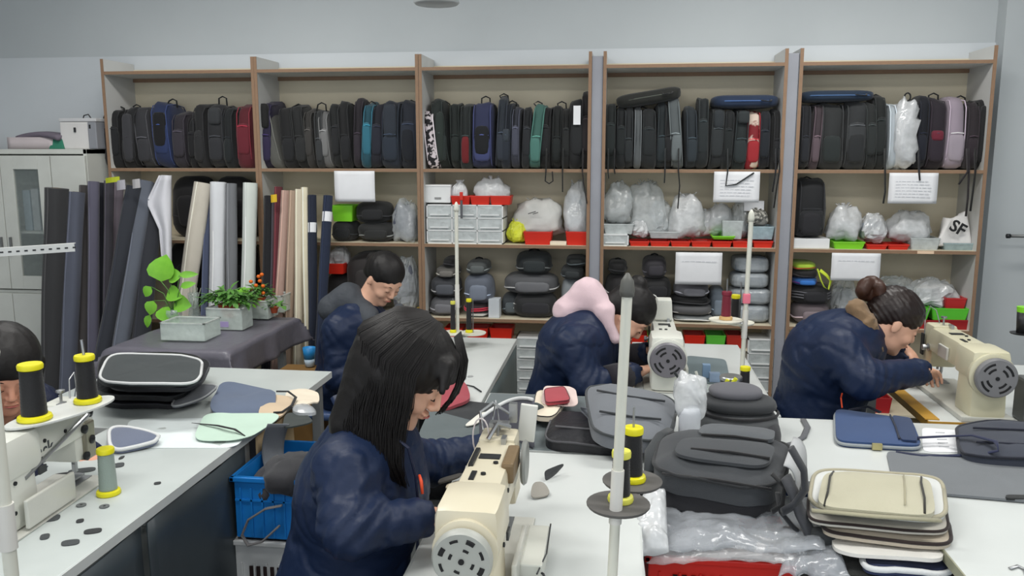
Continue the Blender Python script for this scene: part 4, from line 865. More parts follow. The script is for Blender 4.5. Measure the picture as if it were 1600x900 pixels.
# plant table
px0, px1, py0, py1 = -2.52, -1.89, 3.76, 4.64
table('low wooden table under the grey cloth with plants', px0+.02, px1-.02, py0+.02, py1-.02, z=.735, topm=mat('plain_wood', (160, 130, 90), .6))
GC = mat('mauve_grey_vinyl', (100, 98, 108), .38, 'nylon', scale=6, c2=(112, 110, 120), bump=.25)
def cloth_over(x0, x1, y0, y1, z, drop, m, label, name='tablecloth', seed=0, r=.03):
    N = 52; V = []; F = []
    W, D = x1-x0, y1-y0; tx = W+2*drop; ty = D+2*drop
    for i in range(N+1):
        for j in range(N+1):
            a = -drop+tx*i/N; b = -drop+ty*j/N
            def fold(a, W):
                if a < 0: return 0-.012, -a
                if a > W: return W+.012, a-W
                return a, 0
            X, dx = fold(a, W); Y_, dy = fold(b, D); dz = max(dx, dy); 
            if dx > 0 and dy > 0: k = min(dx, dy)*.45; X += math.copysign(k, X-W/2); Y_ += math.copysign(k, Y_-D/2)
            wv = .012*math.sin(b*16+seed)*(dx/drop) if dx > 0 else 0; wy = .012*math.sin(a*17+seed)*(dy/drop) if dy > 0 else 0
            zz_ = z-dz*(1+0)+(.0025*math.sin(a*13+b*5)+.002*math.sin(b*21) if dz == 0 else 0)
            V.append((x0+X+math.copysign(wv, X-W/2)+(wv if dx else 0), y0+Y_+wy, zz_))
    for i in range(N):
        for j in range(N): a = i*(N+1)+j; F.append((a, a+N+1, a+N+2, a+1))
    mb = MB(); mb.add(V, F); o = mb.build(name, m, smooth=True)
    md = o.modifiers.new('thickness', 'SOLIDIFY'); md.thickness = .004; md.offset = 1
    return tag(o, label, 'tablecloth')
cloth_over(px0, px1, py0, py1, TZ-.01, .15, GC, 'shiny mauve grey cloth draped over the plant table')
# ================================================================ SPOOLS AND THREAD STANDS
def spool(x, y, z, label, c=(24, 24, 28), h=.14, r=.026, name='thread_spool', ends=(YEL, YEL), group=None, tilt=0, r2=None):
    t = thing(name, label, 'spool', (x, y, z), rot=(0, tilt, 0), group=group); r2 = r2 or r*.86
    MB().lathe([(r*1.32, 0), (r*1.38, .004), (r*1.3, .011), (r*1.0, .014)], 20).build('bottom_flange', ends[0], t, smooth='auto')
    pr = [(r, .014)]
    for k in range(1, 24): pr.append(((r+(r2-r)*k/24)+.0006*(k % 2), .014+(h-.03)*k/24))
    pr += [(r2, h-.016)]
    MB().lathe(pr, 20).build('thread', fab(c, 'fabric', .55), t, smooth=True)
    MB().lathe([(r2*.9, h-.017), (r2*1.15, h-.014), (r2*1.18, h-.004), (r2*1.1, h), (.006, h)], 20).build('top_flange', ends[1], t, smooth='auto')
    return t
def thread_stand(x, y, label, ztop, zbase=TZ, trays=(), r=.0105, tipm=None, arms=True, lean=0, clip=None):
    t = thing('thread_stand', label, 'thread stand', (x, y, zbase)); H = ztop-zbase; iv = mat('ivory_pole', (212, 212, 200), .4)
    MB().lathe([(r*1.9, 0.001), (r*1.9, .008), (r*1.5, .014), (r*1.3, .03)], 16).build('clamp', iv, t, smooth='auto')
    MB().tube([(0, 0, .002), (lean*.5, 0, H*.5), (lean, 0, H)], r, 12).build('pole', iv, t, smooth='auto')
    MB().tube([(lean*.3, 0, H*.30), (lean*.48, 0, H*.47)], r*1.25, 12).build('joint_sleeve', plas((216, 214, 208)), t, smooth='auto')
    MB().lathe([(r*1.3, H-.001), (r*1.45, H+.01), (r*1.2, H+.03), (.003, H+.045)], 14, c=(lean, 0, 0)).build('tip_cap', tipm or iv, t, smooth=True)
    for (dx, dy, z, rr, m) in trays:
        a = MB().tube([(0, 0, z-zbase-.012), (dx, dy, z-zbase-.008)], .006, 6).build('tray_arm', STEEL, t)
        MB().lathe([(0, -.004), (rr*.95, -.004), (rr, 0), (rr, .003), (rr*.9, .002), (0, .002)], 28, c=(dx, dy, z-zbase)).build('spool_tray', m, t, smooth='auto')
        MB().tube([(dx, dy, z-zbase), (dx, dy, z-zbase+.17)], .003, 6).build('spindle', STEEL, a)
    if clip: MB().box((lean*.5, -.006, clip-zbase), (.03, .02, .04)).build('pink_clip', plas((230, 120, 140)), t, bev=.004)
    return t
TR = mat('grey_felt_tray', (92, 90, 88), .7)
# front stand
yb = 1.62; p = PY(956, 840, yb); sxx = p.x; zt_ = PY(972, 462, yb).z
tr1 = PY(966, 788, yb+.03); tr2 = PY(988, 752, yb+.15)
thread_stand(sxx, yb, 'ivory thread stand pole in front of the bags', zt_, trays=((tr1.x-sxx, tr1.y-yb, tr1.z, .066, TR), (tr2.x-sxx, tr2.y-yb, tr2.z, .066, TR)), lean=.02, tipm=mat('grey_tip', (92, 92, 88), .5), r=.0105)
spool(tr2.x-.0, tr2.y, tr2.z+.003, 'black thread spool with bright yellow ends on the rear tray of the front stand', h=.122, r=.022)
s2 = PY(974, 786, tr1.y); spool(s2.x-.006, tr1.y+.012, tr1.z+.003, 'black thread spool half hidden behind the front pole', h=.11, r=.02, ends=(mat('pale_yellow', (214, 212, 90), .5), mat('pale_yellow', (214, 212, 90), .5)))
# stand of the pink-hooded woman's machine
yb = 3.42; p = PY(1158, 600, yb); zt_ = PY(1165, 345, yb).z
a = PY(1134, 500, yb+.0); b = PY(1148, 504, yb+.08)
WT = mat('white_tray', (222, 220, 206), .5)
thread_stand(p.x, yb, 'ivory thread stand pole with pink clip in the middle right', zt_, trays=((a.x-p.x, a.y-yb, a.z, .068, WT), (b.x-p.x+.02, b.y-yb, b.z, .06, WT)), r=.0095, clip=PY(1163, 466, yb).z, lean=.01)
spool(a.x, a.y, a.z+.003, 'maroon thread spool on the stand in the middle right', (136, 24, 50), h=.115, r=.02, ends=(mat('beige_end', (214, 176, 120), .6), mat('maroon_end', (120, 30, 50), .6)))
spool(b.x, b.y, b.z+.003, 'black thread spool with yellow ends behind the maroon spool', h=.115, r=.018)
# stand of the back table
yb = 3.95; p = PY(716, 610, yb); zt_ = PY(719, 330, yb).z
a = PY(708, 520, yb-.03); b = PY(733, 520, yb+.06)
thread_stand(p.x, yb, 'ivory thread stand pole at the back table', zt_, trays=((a.x-p.x, a.y-yb, a.z, .06, WT), (b.x-p.x+.02, b.y-yb, b.z, .065, WT)), r=.009)
spool(a.x, a.y, a.z+.003, 'thin black spool left of the back table pole', h=.155, r=.012, ends=(YEL, mat('pale_yellow', (214, 212, 90), .5)), group=None)
spool(b.x, b.y, b.z+.003, 'thin black spool right of the back table pole', h=.17, r=.014)
# left stand
yb = 1.42; p = PY(8, 800, yb); thread_stand(p.x, yb, 'ivory thread stand pole at the left frame edge', PY(2, 560, yb).z, r=.0135)
tag(MB().box((PY(1597, 640, 3.1).x+.03, 3.1, TZ+.08), (.09, .09, .16)).build('grey_can', plas((96, 98, 98)), bev=.01), 'grey ribbed container at the right frame edge beside the right machine', 'container')
t = thing('black_cup', 'black cup with green rim at the right frame edge', 'cup', PY(1597, 520, 3.3)); MB().lathe([(.02, 0), (.024, .08)], 14).build('cup_body', plas((34, 34, 36)), t, smooth=True); MB().lathe([(.024, .08), (.026, .1), (.024, .1)], 14).build('rim', LIME, t); MB().lathe([(0, -.006), (.04, -.004), (.042, 0), (0, .001)], 16).build('tray', plas((30, 30, 32)), t); MB().tube([(.03, 0, -.0), (.03, 0, -(t.location.z-TZ))], .008, 8).build('post', STEEL, t)
# ================================================================ SEWING MACHINES (bed along y, hand wheel at the near end, operator on the left)
def machine(label, x, y, L=.50, m=CREAMP, wheelm=None, H=.30, rz=0, sc=1, holes='ring', brand=None, top='tension', name='sewing_machine', backplate=True, bed=.006, R_=.07):
    t = thing(name, label, 'sewing machine', (x, y, TZ), rz); h = L/2; wm = wheelm or plas((150, 150, 146))
    MB().box((0, 0, bed/2), (.178, L, bed)).build('bed_plate', mat('bed_enamel', (200, 200, 192), .3), t, bev=.004)
    b = MB(); b.box((.0, -h+.075, .004+.11), (.13, .15, .22), None, .92); b.box((0, -h+.085, H-.055), (.14, .17, .11), None, .96); b.build('upright', m, t, smooth='auto', bev=.026)
    a = MB(); a.box((0, .02, H-.055), (.114, L-.12, .095), None, .86); a.build('arm', m, t, smooth='auto', bev=.014)
    hd = MB(); hd.box((0, h-.05, H-.085), (.10, .10, .17), None, .93); hh = hd.build('needle_head', m, t, smooth='auto', bev=.01)
    MB().box((0, h+.003, H-.085), (.082, .008, .14)).build('face_plate', mat('face_steel', (186, 188, 186), .3, metal=.4), hh, bev=.003)
    MB().tube([(0, h-.045, H-.16), (0, h-.045, .07)], .005, 8).build('needle_bar', STEEL, t, smooth='auto')
    MB().tube([(.012, h-.055, H-.15), (.012, h-.055, .06)], .006, 8).build('presser_bar', STEEL, t, smooth='auto')
    f = MB(); f.box((.006, h-.045, .018), (.03, .045, .006)); f.box((.01, h-.05, .05), (.012, .012, .03)); f.build('presser_foot', STEEL, t, bev=.001)
    MB().box((0, h-.05, bed+.0015), (.07, .08, .003)).build('needle_plate', STEEL, t)
    # hand wheel at the near end
    yw = -h-.012; zw = H-.085
    wh = MB().lathe([(0, 0), (.04, .002), (R_*.86, .004), (R_, .012), (R_*1.02, .026), (R_*.94, .034), (0, .034)][::1], 36, RM(rx=PI/2, t=(0, yw+.0, zw)))
    wh.v = [(p[0], p[1], p[2]) for p in wh.v]
    w_ = wh.build('hand_wheel', wm, t, smooth='auto')
    g = MB(); D_ = mat('vent_black', (22, 22, 24), .7)
    cf = yw-.0345
    if holes == 'ring':
        for q in range(8):
            a0 = 2*PI*q/8+.15; pts = [(R_*.72*math.cos(a0+s*.13), cf-.0, zw+R_*.72*math.sin(a0+s*.13)) for s in range(4)]; g.tube(pts, .0052 if q % 2 else .003, 6, .4, up=(0, 1, 0))
            if q % 2: pts = [(R_*.4*math.cos(a0+s*.16), cf, zw+R_*.4*math.sin(a0+s*.16)) for s in range(4)]; g.tube(pts, .003, 6, .4, up=(0, 1, 0))
        g.lathe([(0, 0), (.006, 0), (.006, .004), (0, .004)], 12, RM(rx=PI/2, t=(0, cf+.002, zw)))
    else:
        for rr, n_, l_ in ((.74, 4, 5), (.48, 4, 5)):
            for q in range(n_):
                a0 = 2*PI*q/n_+.2; g.tube([(R_*rr*math.cos(a0+s*.22), cf, zw+R_*rr*math.sin(a0+s*.22)) for s in range(l_)], .004, 6, .4, up=(0, 1, 0))
        g.lathe([(0, 0), (.007, 0), (.007, .004), (0, .004)], 12, RM(rx=PI/2, t=(0, cf+.002, zw)))
    g.build('vent_slots', D_, w_)
    MB().lathe([(R_*1.0, 0), (R_*1.12, .01), (R_*1.12, .03), (R_*.9, .036)], 36, RM(rx=PI/2, t=(0, yw+.036, zw))).build('wheel_housing', m, t, smooth='auto')
    # tension discs, take-up, thread guides
    xs = -.055
    td = MB().lathe([(0, 0), (.016, 0), (.017, .004), (.008, .008), (.008, .014), (.013, .016), (.012, .026), (0, .026)], 16, RM(ry=-PI/2, t=(xs, h-.085, H-.09))); td.build('tension_dial', STEEL, t, smooth='auto')
    MB().box((xs-.003, h-.02, H-.09), (.006, .03, .09)).build('take_up_cover', DARKM, t, bev=.002)
    MB().tube([(0, h-.03, H), (-.01, h-.01, H+.05), (-.02, h+.03, H+.06), (-.03, h+.05, H+.01), (-.035, h+.03, H-.06)], .0022, 6).build('thread_guide_wire', STEEL, t)
    tp = MB(); tp.tube([(0, h-.07, H-.012), (0, h-.07, H+.035)], .004, 8); tp.lathe([(0, H+.028), (.012, H+.03), (.012, H+.036), (0, H+.038)], 12, c=(0, h-.07, 0)); tp.box((.02, h-.1, H), (.012, .03, .016)); tp.build('top_thread_post', STEEL, t, smooth='auto')
    for q in range(3): MB().lathe([(.0, H-.009), (.006, H-.008), (.006, H-.003), (0, H-.002)], 10, c=(.02-.018*q, .02-.07*q, 0)).build('oil_plug', DARKM, t)
    MB().box((.0, .06, H-.007), (.05, .03, .004)).build('top_cover', DARKM, t); MB().box((-.02, -.06, H-.007), (.012, .05, .004)).build('top_lever', DARKM, t)
    for (yy, zz_) in ((-.1, .22), (-.02, .235), (.07, .23), (-.16, .16), (-.17, .07)): MB().lathe([(.0, 0), (.0055, 0), (.0055, .004), (0, .005)], 10, RM(ry=PI/2, t=(.052 if abs(yy) < .12 else .062, yy, zz_*H/.3))).build('screw', DARKM, t)
    if backplate: # side cover plate, knee lift arm and oil sight on the far side from the operator
        MB().box((.085, -.06, .05), (.012, .2, .075)).build('side_cover', mat('bed_enamel', (200, 200, 192), .3), t, bev=.004)
    MB().box((.065, -h+.16, .13), (.006, .03, .02)).build('nameplate', plas((60, 62, 64)), t, bev=.001)
    if brand:
        ob = text3(brand, .05, .0006, (.0545, -.03, .172), (PI/2, 0, PI/2), plas((70, 74, 80)), t)
    mo = MB().lathe([(0, -.09), (.045, -.088), (.05, -.07), (.05, .07), (.045, .088), (0, .09)], 20, RM(rx=PI/2, t=(.0, -h+.16, -.15))); mo.build('motor', DARKM, t, smooth='auto')
    MB().box((0, -h+.16, -.06), (.03, .06, .09)).build('motor_bracket', DARKM, t)
    return t
# front machine
mf = machine('large cream sewing machine in the front, hand wheel towards the camera', -.292, 1.795, .52, CREAMP, plas((168, 170, 164)), .25, R_=.06)
mf0 = len(mf.children)
# extra fittings of the front machine: brown slotted thread window, big rear disc, hook plate
MB().box((.05, .06, .268), (.03, .13, .05)).build('thread_window', mat('brown_oily', (120, 100, 72), .4, scale=50), mf, bev=.008)
MB().lathe([(0, 0), (.05, 0), (.055, .006), (.05, .012), (0, .012)], 28, RM(ry=PI/2, t=(.07, .12, .25))).build('bobbin_winder_disc', plas((140, 142, 138)), mf, smooth='auto')
mb = MB(); mb.box((.0, .22, .31), (.05, .03, .012)); mb.box((.03, .26, .33), (.02, .02, .05)); mb.tube([(-.04, .2, .30), (-.05, .22, .34), (-.02, .24, .36), (.02, .25, .33)], .004, 6); mb.tube([(-.02, .16, .29), (0, .18, .325), (.03, .2, .31)], .006, 6); mb.build('tension_assembly', STEEL, mf, smooth='auto')
MB().box((.035, .285, .30), (.045, .012, .10), RM(ry=.1)).build('white_bracket', plas((214, 214, 208)), mf, bev=.003)
MB().box((-.035, .05, .283), (.012, .11, .012)).build('black_lever', plas((30, 30, 32)), mf, bev=.003)
MB().tube([(-.045+.035*math.cos(a)*.6, .2, .28+.05*math.sin(a)) for a in [2*PI*q/18 for q in range(19)]], .0022, 5).build('white_thread_loop', plas((214, 206, 206)), mf)
MB().tube([(.12+.028*math.cos(a), -.12+.03*math.sin(a), .03+.012*math.sin(2*a)) for a in [2*PI*q/20 for q in range(32)]], .003, 6).build('coiled_wire', DARKM, mf, smooth=True)
MB().box((.115, .0, .035), (.05, .2, .05)).build('bobbin_plate', ENAMW, mf, bev=.004); MB().tube([(.142, .1, .064), (.145, -.05, .064), (.13, -.12, .05)], .002, 5).build('cable', DARKM, mf)
for o in ('thread_window', 'bobbin_winder_disc', 'tension_assembly', 'white_bracket', 'black_lever', 'white_thread_loop'): bpy.data.objects[o].location.z -= .04
# middle machine
mm_ = machine('white sewing machine with grey round handwheel in front of the pink-hooded woman', PY(1043, 565, 3.26).x, 3.51, .46, ENAMW, plas((112, 110, 116)), .23, holes='slots')
MB().box((0, .16, .275), (.08, .08, .09), None, .85).build('top_thread_box', ENAMW, mm_, bev=.006)
MB().tube([(-.05+.025*math.cos(a), .1, .30+.045*math.sin(a)) for a in [PI*q/9 for q in range(10)]], .003, 6).build('thread_arch', plas((220, 220, 215)), mm_)
# right machine
mr = machine('cream sewing machine with dark grey vented wheel on the right table', 1.318, 3.32, .54, mat('yellowed_enamel', (216, 212, 188), .3, scale=3, c2=(204, 198, 166), bump=.02), plas((118, 118, 120)), .26, holes='slots', bed=.02)
mb = MB(); mb.box((-.06, .02, .19), (.01, .09, .05)); mb.build('side_badge', plas((190, 190, 184)), mr, bev=.004)
# left machine
Nn = PZ(152, 752, TZ); ml = machine('white sewing machine at the left edge marked in dark letters', Nn.x-.055, Nn.y-.185, .43, ENAMW, None, .25, brand='mck', rz=.05)
MB().tube([(.06, -.12, .13), (.06, .18, .21)], .006, 8).build('chrome_rod', STEEL, ml, smooth='auto')
MB().box((.03, .175, .13), (.06, .05, .11)).build('needle_mechanism', mat('oily_steel', (150, 146, 130), .35, metal=.6), ml, bev=.006)
mb = MB()
for q in range(4): mb.lathe([(0, 0), (.012, 0), (.013, .008), (0, .014)], 12, RM(ry=PI/2, t=(.055, .15+.03*(q % 2), .09+.04*q)))
mb.build('knobs', DARKM, ml, smooth='auto')
# oval tray on the left machine with two black spools
p1 = PZ(52, 655, TZ+.262); p2 = PZ(140, 628, TZ+.262)
def oval(a):
    c = (p1+p2)/2; d = (p2-p1); ang = math.atan2(d.y, d.x); x, y = math.cos(a)*(d.length/2+.075), math.sin(a)*.062
    return (c.x+x*math.cos(ang)-y*math.sin(ang), c.y+x*math.sin(ang)+y*math.cos(ang))
tag(MB().poly([oval(2*PI*q/36) for q in range(36)], TZ+.254, TZ+.261).build('spool_tray', plas((208, 210, 206)), bev=.002), 'white oval spool tray on top of the left machine', 'tray')
spool(p1.x+.005, p1.y, TZ+.2622, 'black thread spool nearest on the white oval tray', h=.15, r=.031)
spool(p2.x-.005, p2.y, TZ+.2622, 'black thread spool further back on the white oval tray', h=.135, r=.027)
MB().tube([(p2.x-.005, p2.y, TZ+.39), (p2.x-.009, p2.y, TZ+.44)], .004, 6).build('spindle', STEEL, [o for o in COL.objects if o.get('label', '').startswith('black thread spool further')][0], world=True)
p = PZ(170, 772, TZ); spool(p.x, p.y, TZ+.001, 'grey green thread spool standing on the left table', (140, 154, 146), h=.135, r=.024)
# ================================================================ PEOPLE
def frame(f, up):
    x = Vector(f).normalized(); y = Vector(up).cross(x).normalized(); z = x.cross(y); return Matrix((x, y, z)).transposed()
def hand(S, wr, f, n, side, curl=.6, s=1.0, spread=1, k=.006):
    """wr wrist, f finger direction, n palm normal (towards what is held), side = thumb side"""
    f = Vector(f).normalized(); n = Vector(n); n = (n-f*n.dot(f)).normalized(); q = f.cross(n).normalized()
    if q.dot(Vector(side)) < 0: q = -q
    R = Matrix((f, q, n)).transposed()
    S.ell(wr+f*.045*s, (.05*s, .04*s, .015*s), R, .02)
    S.cap(wr-f*.04*s, wr+f*.02*s, .024*s, .022*s, .02)
    for i, (o, L) in enumerate(((.030, .072), (.010, .08), (-.011, .075), (-.030, .06))):
        a = wr+f*.085*s+q*o*s; d = (f+q*o*4*spread*.35).normalized(); c = curl*(.8+.1*i); r = [.0092, .0095, .009, .008][i]*s
        for m in range(3):
            l = L*s*(.42, .32, .26)[m]; ang = c*(.5 if m == 0 else 1); d = (d*math.cos(ang)+n*math.sin(ang)).normalized(); b = a+d*l
            S.cap(a, b, r, r*.9, .003 if m else .008); a = b; r *= .9
    a = wr+f*.02*s+q*.03*s; d = (f*.75+q*.65+n*.15).normalized(); r = .0115*s
    for m in range(2):
        l = (.042, .032)[m]*s; b = a+d*l; S.cap(a, b, r, r*.88, .012 if m == 0 else .003); a = b; d = (d-q*.45+n*.3).normalized(); r *= .88
def face(S, c, R, s=1.0):
    P = lambda x, y, z: c+R @ Vector((x*s, y*s, z*s))
    S.ell(P(0, 0, .035), (.094*s, .076*s, .088*s), R, .02)
    S.ell(P(.03, 0, -.02), (.062*s, .064*s, .085*s), R, .03)
    S.ell(P(.035, 0, -.075), (.05*s, .048*s, .038*s), R, .03)
    S.ell(P(.078, 0, -.095), (.016*s, .02*s, .015*s), R, .02)
    for y in (-1, 1):
        S.sub(P(.1, y*.031, .008), (.016*s, .018*s, .013*s), R, .012)
        S.ell(P(.086, y*.031, .006), (.011*s, .0155*s, .011*s), R, .004)
        S.ell(P(.07, y*.042, -.03), (.022*s, .02*s, .02*s), R, .02)
        S.ell(P(-.002, y*.078, -.005), (.017*s, .008*s, .031*s), R, .006)
        S.cap(P(.088, y*.014, .026), P(.078, y*.05, .03), .007*s, .006*s, .012)
        S.ell(P(.1, y*.009, -.03), (.009*s, .007*s, .007*s), R, .006)
    S.cap(P(.09, 0, .022), P(.111, 0, -.022), .0065*s, .0095*s, .01)
    S.ell(P(.098, 0, -.05), (.009*s, .021*s, .0055*s), R, .006); S.ell(P(.095, 0, -.061), (.009*s, .017*s, .0055*s), R, .006)
def face_parts(t, c, R, s=1.0):
    P = lambda x, y, z: c+R @ Vector((x*s, y*s, z*s)); DK = mat('brow_brown', (40, 28, 26), .7); LP = mat('lips', (184, 104, 98), .45)
    for y in (-1, 1):
        MB().tube([P(.094, y*.013, .026), P(.093, y*.03, .031), P(.082, y*.047, .027)], [.0028*s, .0034*s, .0015*s], 6, .6).build('eyebrow', DK, t, smooth=True, world=True)
        MB().tube([P(.0955, y*.019, .001), P(.0985, y*.031, -.001), P(.0915, y*.044, .002)], [.0012*s, .0022*s, .0014*s], 6, .6).build('eyelashes', DK, t, smooth=True, world=True)
    MB().tube([P(.1015, -.02, -.0545), P(.108, -.007, -.0535), P(.108, .007, -.0535), P(.1015, .02, -.0545)], [.0012*s, .003*s, .003*s, .0012*s], 6, .8).build('lips', LP, t, smooth=True, world=True)
def strands(R, c, s, guides, m, t, n, rad=.0016, seed=1, name='hair_strands', jit=.01):
    rnd = random.Random(seed); mb = MB()
    for k in range(n):
        g = guides[k % (len(guides)-1)]; u = rnd.random(); h = guides[k % (len(guides)-1)+1]
        pts = []; ph = rnd.random()*6
        for i in range(len(g)):
            q = [g[i][a]*(1-u)+h[i][a]*u for a in range(3)]; w_ = jit*(i/len(g))
            pts.append(c+R @ (Vector(q)*s)+Vector((math.sin(ph+i*.9), math.cos(ph*1.7+i), 0))*w_*rnd.uniform(.3, 1))
        mb.tube(pts, [rad*(1-.5*i/len(pts)) for i in range(len(pts))], 4)
    o = mb.build(name, m, t, smooth=True, world=True); o['kind'] = 'stuff'; return o
def stool(x, y, label, c=(70, 90, 130), h=.42):
    t = thing('stool', label, 'stool', (x, y, 0)); MB().soft((0, 0, h-.02), (.33, .33, .05), 5, 10).build('seat', plas(c), t, smooth=True)
    for a in (-1, 1):
        for b in (-1, 1): MB().tube([(a*.15, b*.15, 0), (a*.11, b*.11, h-.035)], .012, 8).build('leg', STEEL, t, smooth='auto')
    for a in (-1, 1): MB().tube([(a*.135, -.135, .15), (a*.135, .135, .15)], .008, 6).build('stretcher', STEEL, t)
    return t
def person(label, J, vox=.006, jm=NAVY, hood=None, s=1.0, thick=1.0, jvox=.008, trousers=(30, 30, 36), skin=SKIN, base=None, seed=1, cuffs=None, handopt=None):
    """J: dict of world joints"""
    hc = J['head']; R = frame(J['look'], J['up']); t = thing('person', label, 'person', base)
    S = SDF(vox); face(S, hc, R, s)
    nk = J['neck']; S.cap(nk, hc+R @ Vector((-.02, 0, -.05)), .056*s, .05*s, .03)
    S.cap(nk, J['chest'], .07, .11, .05); S.cap(J['chest'], J['pelvis'], .12*thick, .13*thick, .05)
    for q in ('n', 'f'):
        sh, el, wr = J['sh'+q], J['el'+q], J['wr'+q]
        S.cap(nk, sh, .05, .05, .04); S.cap(sh, el, .043, .034, .02); S.cap(el, wr, .034, .022, .02)
        ho = (handopt or {}).get(q, {}); f = ho.get('f', (wr-el)); hand(S, wr+(wr-el).normalized()*.015, f, ho.get('n', (0, 0, -1)), ho.get('side', (0, 0, 1)), ho.get('curl', .5), s*.95, k=.006)
        S.cap(J['pelvis'], J['hip'+q], .1, .085, .05); S.cap(J['hip'+q], J['kn'+q], .072, .05, .03) if 0 else None
    S.mesh('body', skin, t); face_parts(t, hc, R, s)
    # jacket
    A = SDF(jvox); th = thick; ch, pe = J['chest'], J['pelvis']; ax = (ch-pe)
    A.cap(nk+(ch-nk)*.30, ch, .098*th, .145*th, .06); A.cap(ch, pe, .148*th, .175*th, .08)
    wid = (J['shf']-J['shn']).normalized()
    A.ell(ch, (.15*th, .20*th, .17*th), frame(wid.cross(Vector((0, 0, 1))), (0, 0, 1)), .06)
    for q in ('n', 'f'):
        sh, el, wr = J['sh'+q], J['el'+q], J['wr'+q]; r = .073*th
        A.cap(nk+(ch-nk)*.28, sh, .078*th, r, .07); A.cap(sh, el, r*1.04, r*.86, .035); A.cap(el, wr, r*.88, r*.60, .03)
        A.cap(wr-(wr-el).normalized()*.03, wr-(wr-el).normalized()*.005, r*.60, r*.63, .01)
        A.sub(wr+(wr-el).normalized()*.03, (.037, .037, .037), None, .006)
    joints = [(np.array(J['el'+q]), np.array(J['wr'+q]), np.array(J['sh'+q])) for q in ('n', 'f')]
    WR = np.array([[.8, .3, .9], [-.5, 1.5, .2], [.9, -.4, 2.4]])
    def warp(P):
        n1 = vnoise(P*np.array([1, 1, 2.2]), 9, seed)-.5; n2 = vnoise(P*np.array([1, 1, 1.6])+n1[:, None]*.06, 24, seed+3)
        n3 = np.abs(vnoise((P+n1[:, None]*.05)@WR.T, 7, seed+9)-.5)*2; n4 = np.abs(vnoise((P+n1[:, None]*.03)@WR.T, 16, seed+19)-.5)*2; f = -(.004*n1)+.0055*np.exp(-(n3/.14)**2)+.002*np.exp(-(n4/.16)**2)+.002*(n2-.5)-.003
        for el, wr, sh in joints:
            d = np.linalg.norm(P-el, axis=1); w_ = np.exp(-(d/.11)**2); ad = (wr-sh)/np.linalg.norm(wr-sh)
            f += .005*w_*np.sin((P@ad)*150+n1*8)
            d2 = np.linalg.norm(P-wr, axis=1); f += .003*np.exp(-(d2/.09)**2)*np.sin(((P-wr)@((wr-el)/np.linalg.norm(wr-el)))*170+n1*6)
            d3 = np.linalg.norm(P-sh, axis=1); f += .003*np.exp(-(d3/.1)**2)*np.sin((P@ad)*110+n1*7)
        return f
    A.warp = warp; A.mesh('jacket', jm, t)
    # trousers and shoes
    B = SDF(.012)
    for q in ('n', 'f'):
        B.cap(pe+Vector((0, 0, -.02)), J['hip'+q], .12, .095, .05); B.cap(J['hip'+q], J['kn'+q], .09, .065, .04); B.cap(J['kn'+q], J['an'+q], .062, .045, .03)
    B.mesh('trousers', fab(trousers), t)
    for q in ('n', 'f'):
        a = J['an'+q]; MB().soft((a.x+.05, a.y, .045), (.25, .095, .09), 3, 10, ez=3).build('shoe', fab((40, 40, 44)), t, smooth=True, world=True)
    return t, hc, R
def seated(J, floor_dx=.42):
    """fill legs for somebody sitting with the body facing +x"""
    pe = J['pelvis']
    for q, s in (('n', -1), ('f', 1)):
        J['hip'+q] = pe+Vector((.06, s*.10, -.04)); J['kn'+q] = Vector((pe.x+floor_dx, pe.y+s*.12, .50)); J['an'+q] = Vector((pe.x+floor_dx-.04, pe.y+s*.13, .10))
    return J
HC = lambda c, R, s: (lambda x, y, z: c+R @ Vector((x*s, y*s, z*s)))
# ---- front woman
yc = 1.98
J = dict(head=PY(632, 582, yc), look=(.86, -.04, -.62), up=(.5, 0, .85), neck=PY(590, 668, yc), chest=PY(568, 765, yc), pelvis=PY(530, 960, yc),
         shn=PY(542, 738, yc-.17), eln=PY(545, 826, yc-.27), wrn=PY(654, 810, yc-.17), shf=PY(612, 712, yc+.19), elf=PY(672, 724, yc+.36), wrf=PY(748, 702, yc+.42))
J['pelvis'].z = .54; seated(J)
t, c, R = person('woman with long black hair in a navy jacket sewing at the front machine', J, .0048, NAVY, s=1.06, thick=.98, jvox=.0075, base=(J['pelvis'].x, yc, 0), seed=2,
    handopt=dict(n=dict(f=(1, .25, -.1), n=(0, 0, -1), side=(0, 1, .3), curl=.35), f=dict(f=(1, -.2, -.25), n=(0, -.3, -1), side=(0, -1, .2), curl=.5)))
fw = t
P = HC(c, R, 1.06); H = SDF(.0045)
H.ell(P(-.014, 0, .05), (.122, .108, .1), R, .03); H.ell(P(-.05, 0, .0), (.085, .108, .1), R, .04)
for sgn in (-1, 1):   # hair falls straight down in world from both sides of the head
    for (x, y, z, dx, L, r) in ((-.004, .082, .0, -.02, .18, .024), (-.03, .078, .0, -.05, .21, .034), (-.06, .066, .0, -.09, .22, .04)):
        a = P(x, sgn*y, z); H.cap(a, a+Vector((dx*1.3+.02, 0, -L)), r, r*.8, .05)
for (y, r) in ((-.05, .05), (0, .055), (.05, .05)):
    a = P(-.085, y, .03); H.cap(a, a+Vector((-.075, y*.3, -.19)), r, r*.85, .03)
for y in (-.055, -.03, .01, .045): a = P(.075, y, .095); b = P(.102, y*1.45, .05); H.cap(a, b, .015, .009, .02)
def hw(Pn):
    return -.0008*np.sin(Pn[:, 1]*260+vnoise(Pn, 12, 5)*16+Pn[:, 0]*200)-.003*(vnoise(Pn*np.array([1, 1, .25]), 60, 2)-.5)
H.warp = hw; H.mesh('hair', HAIR, t)
gd = []
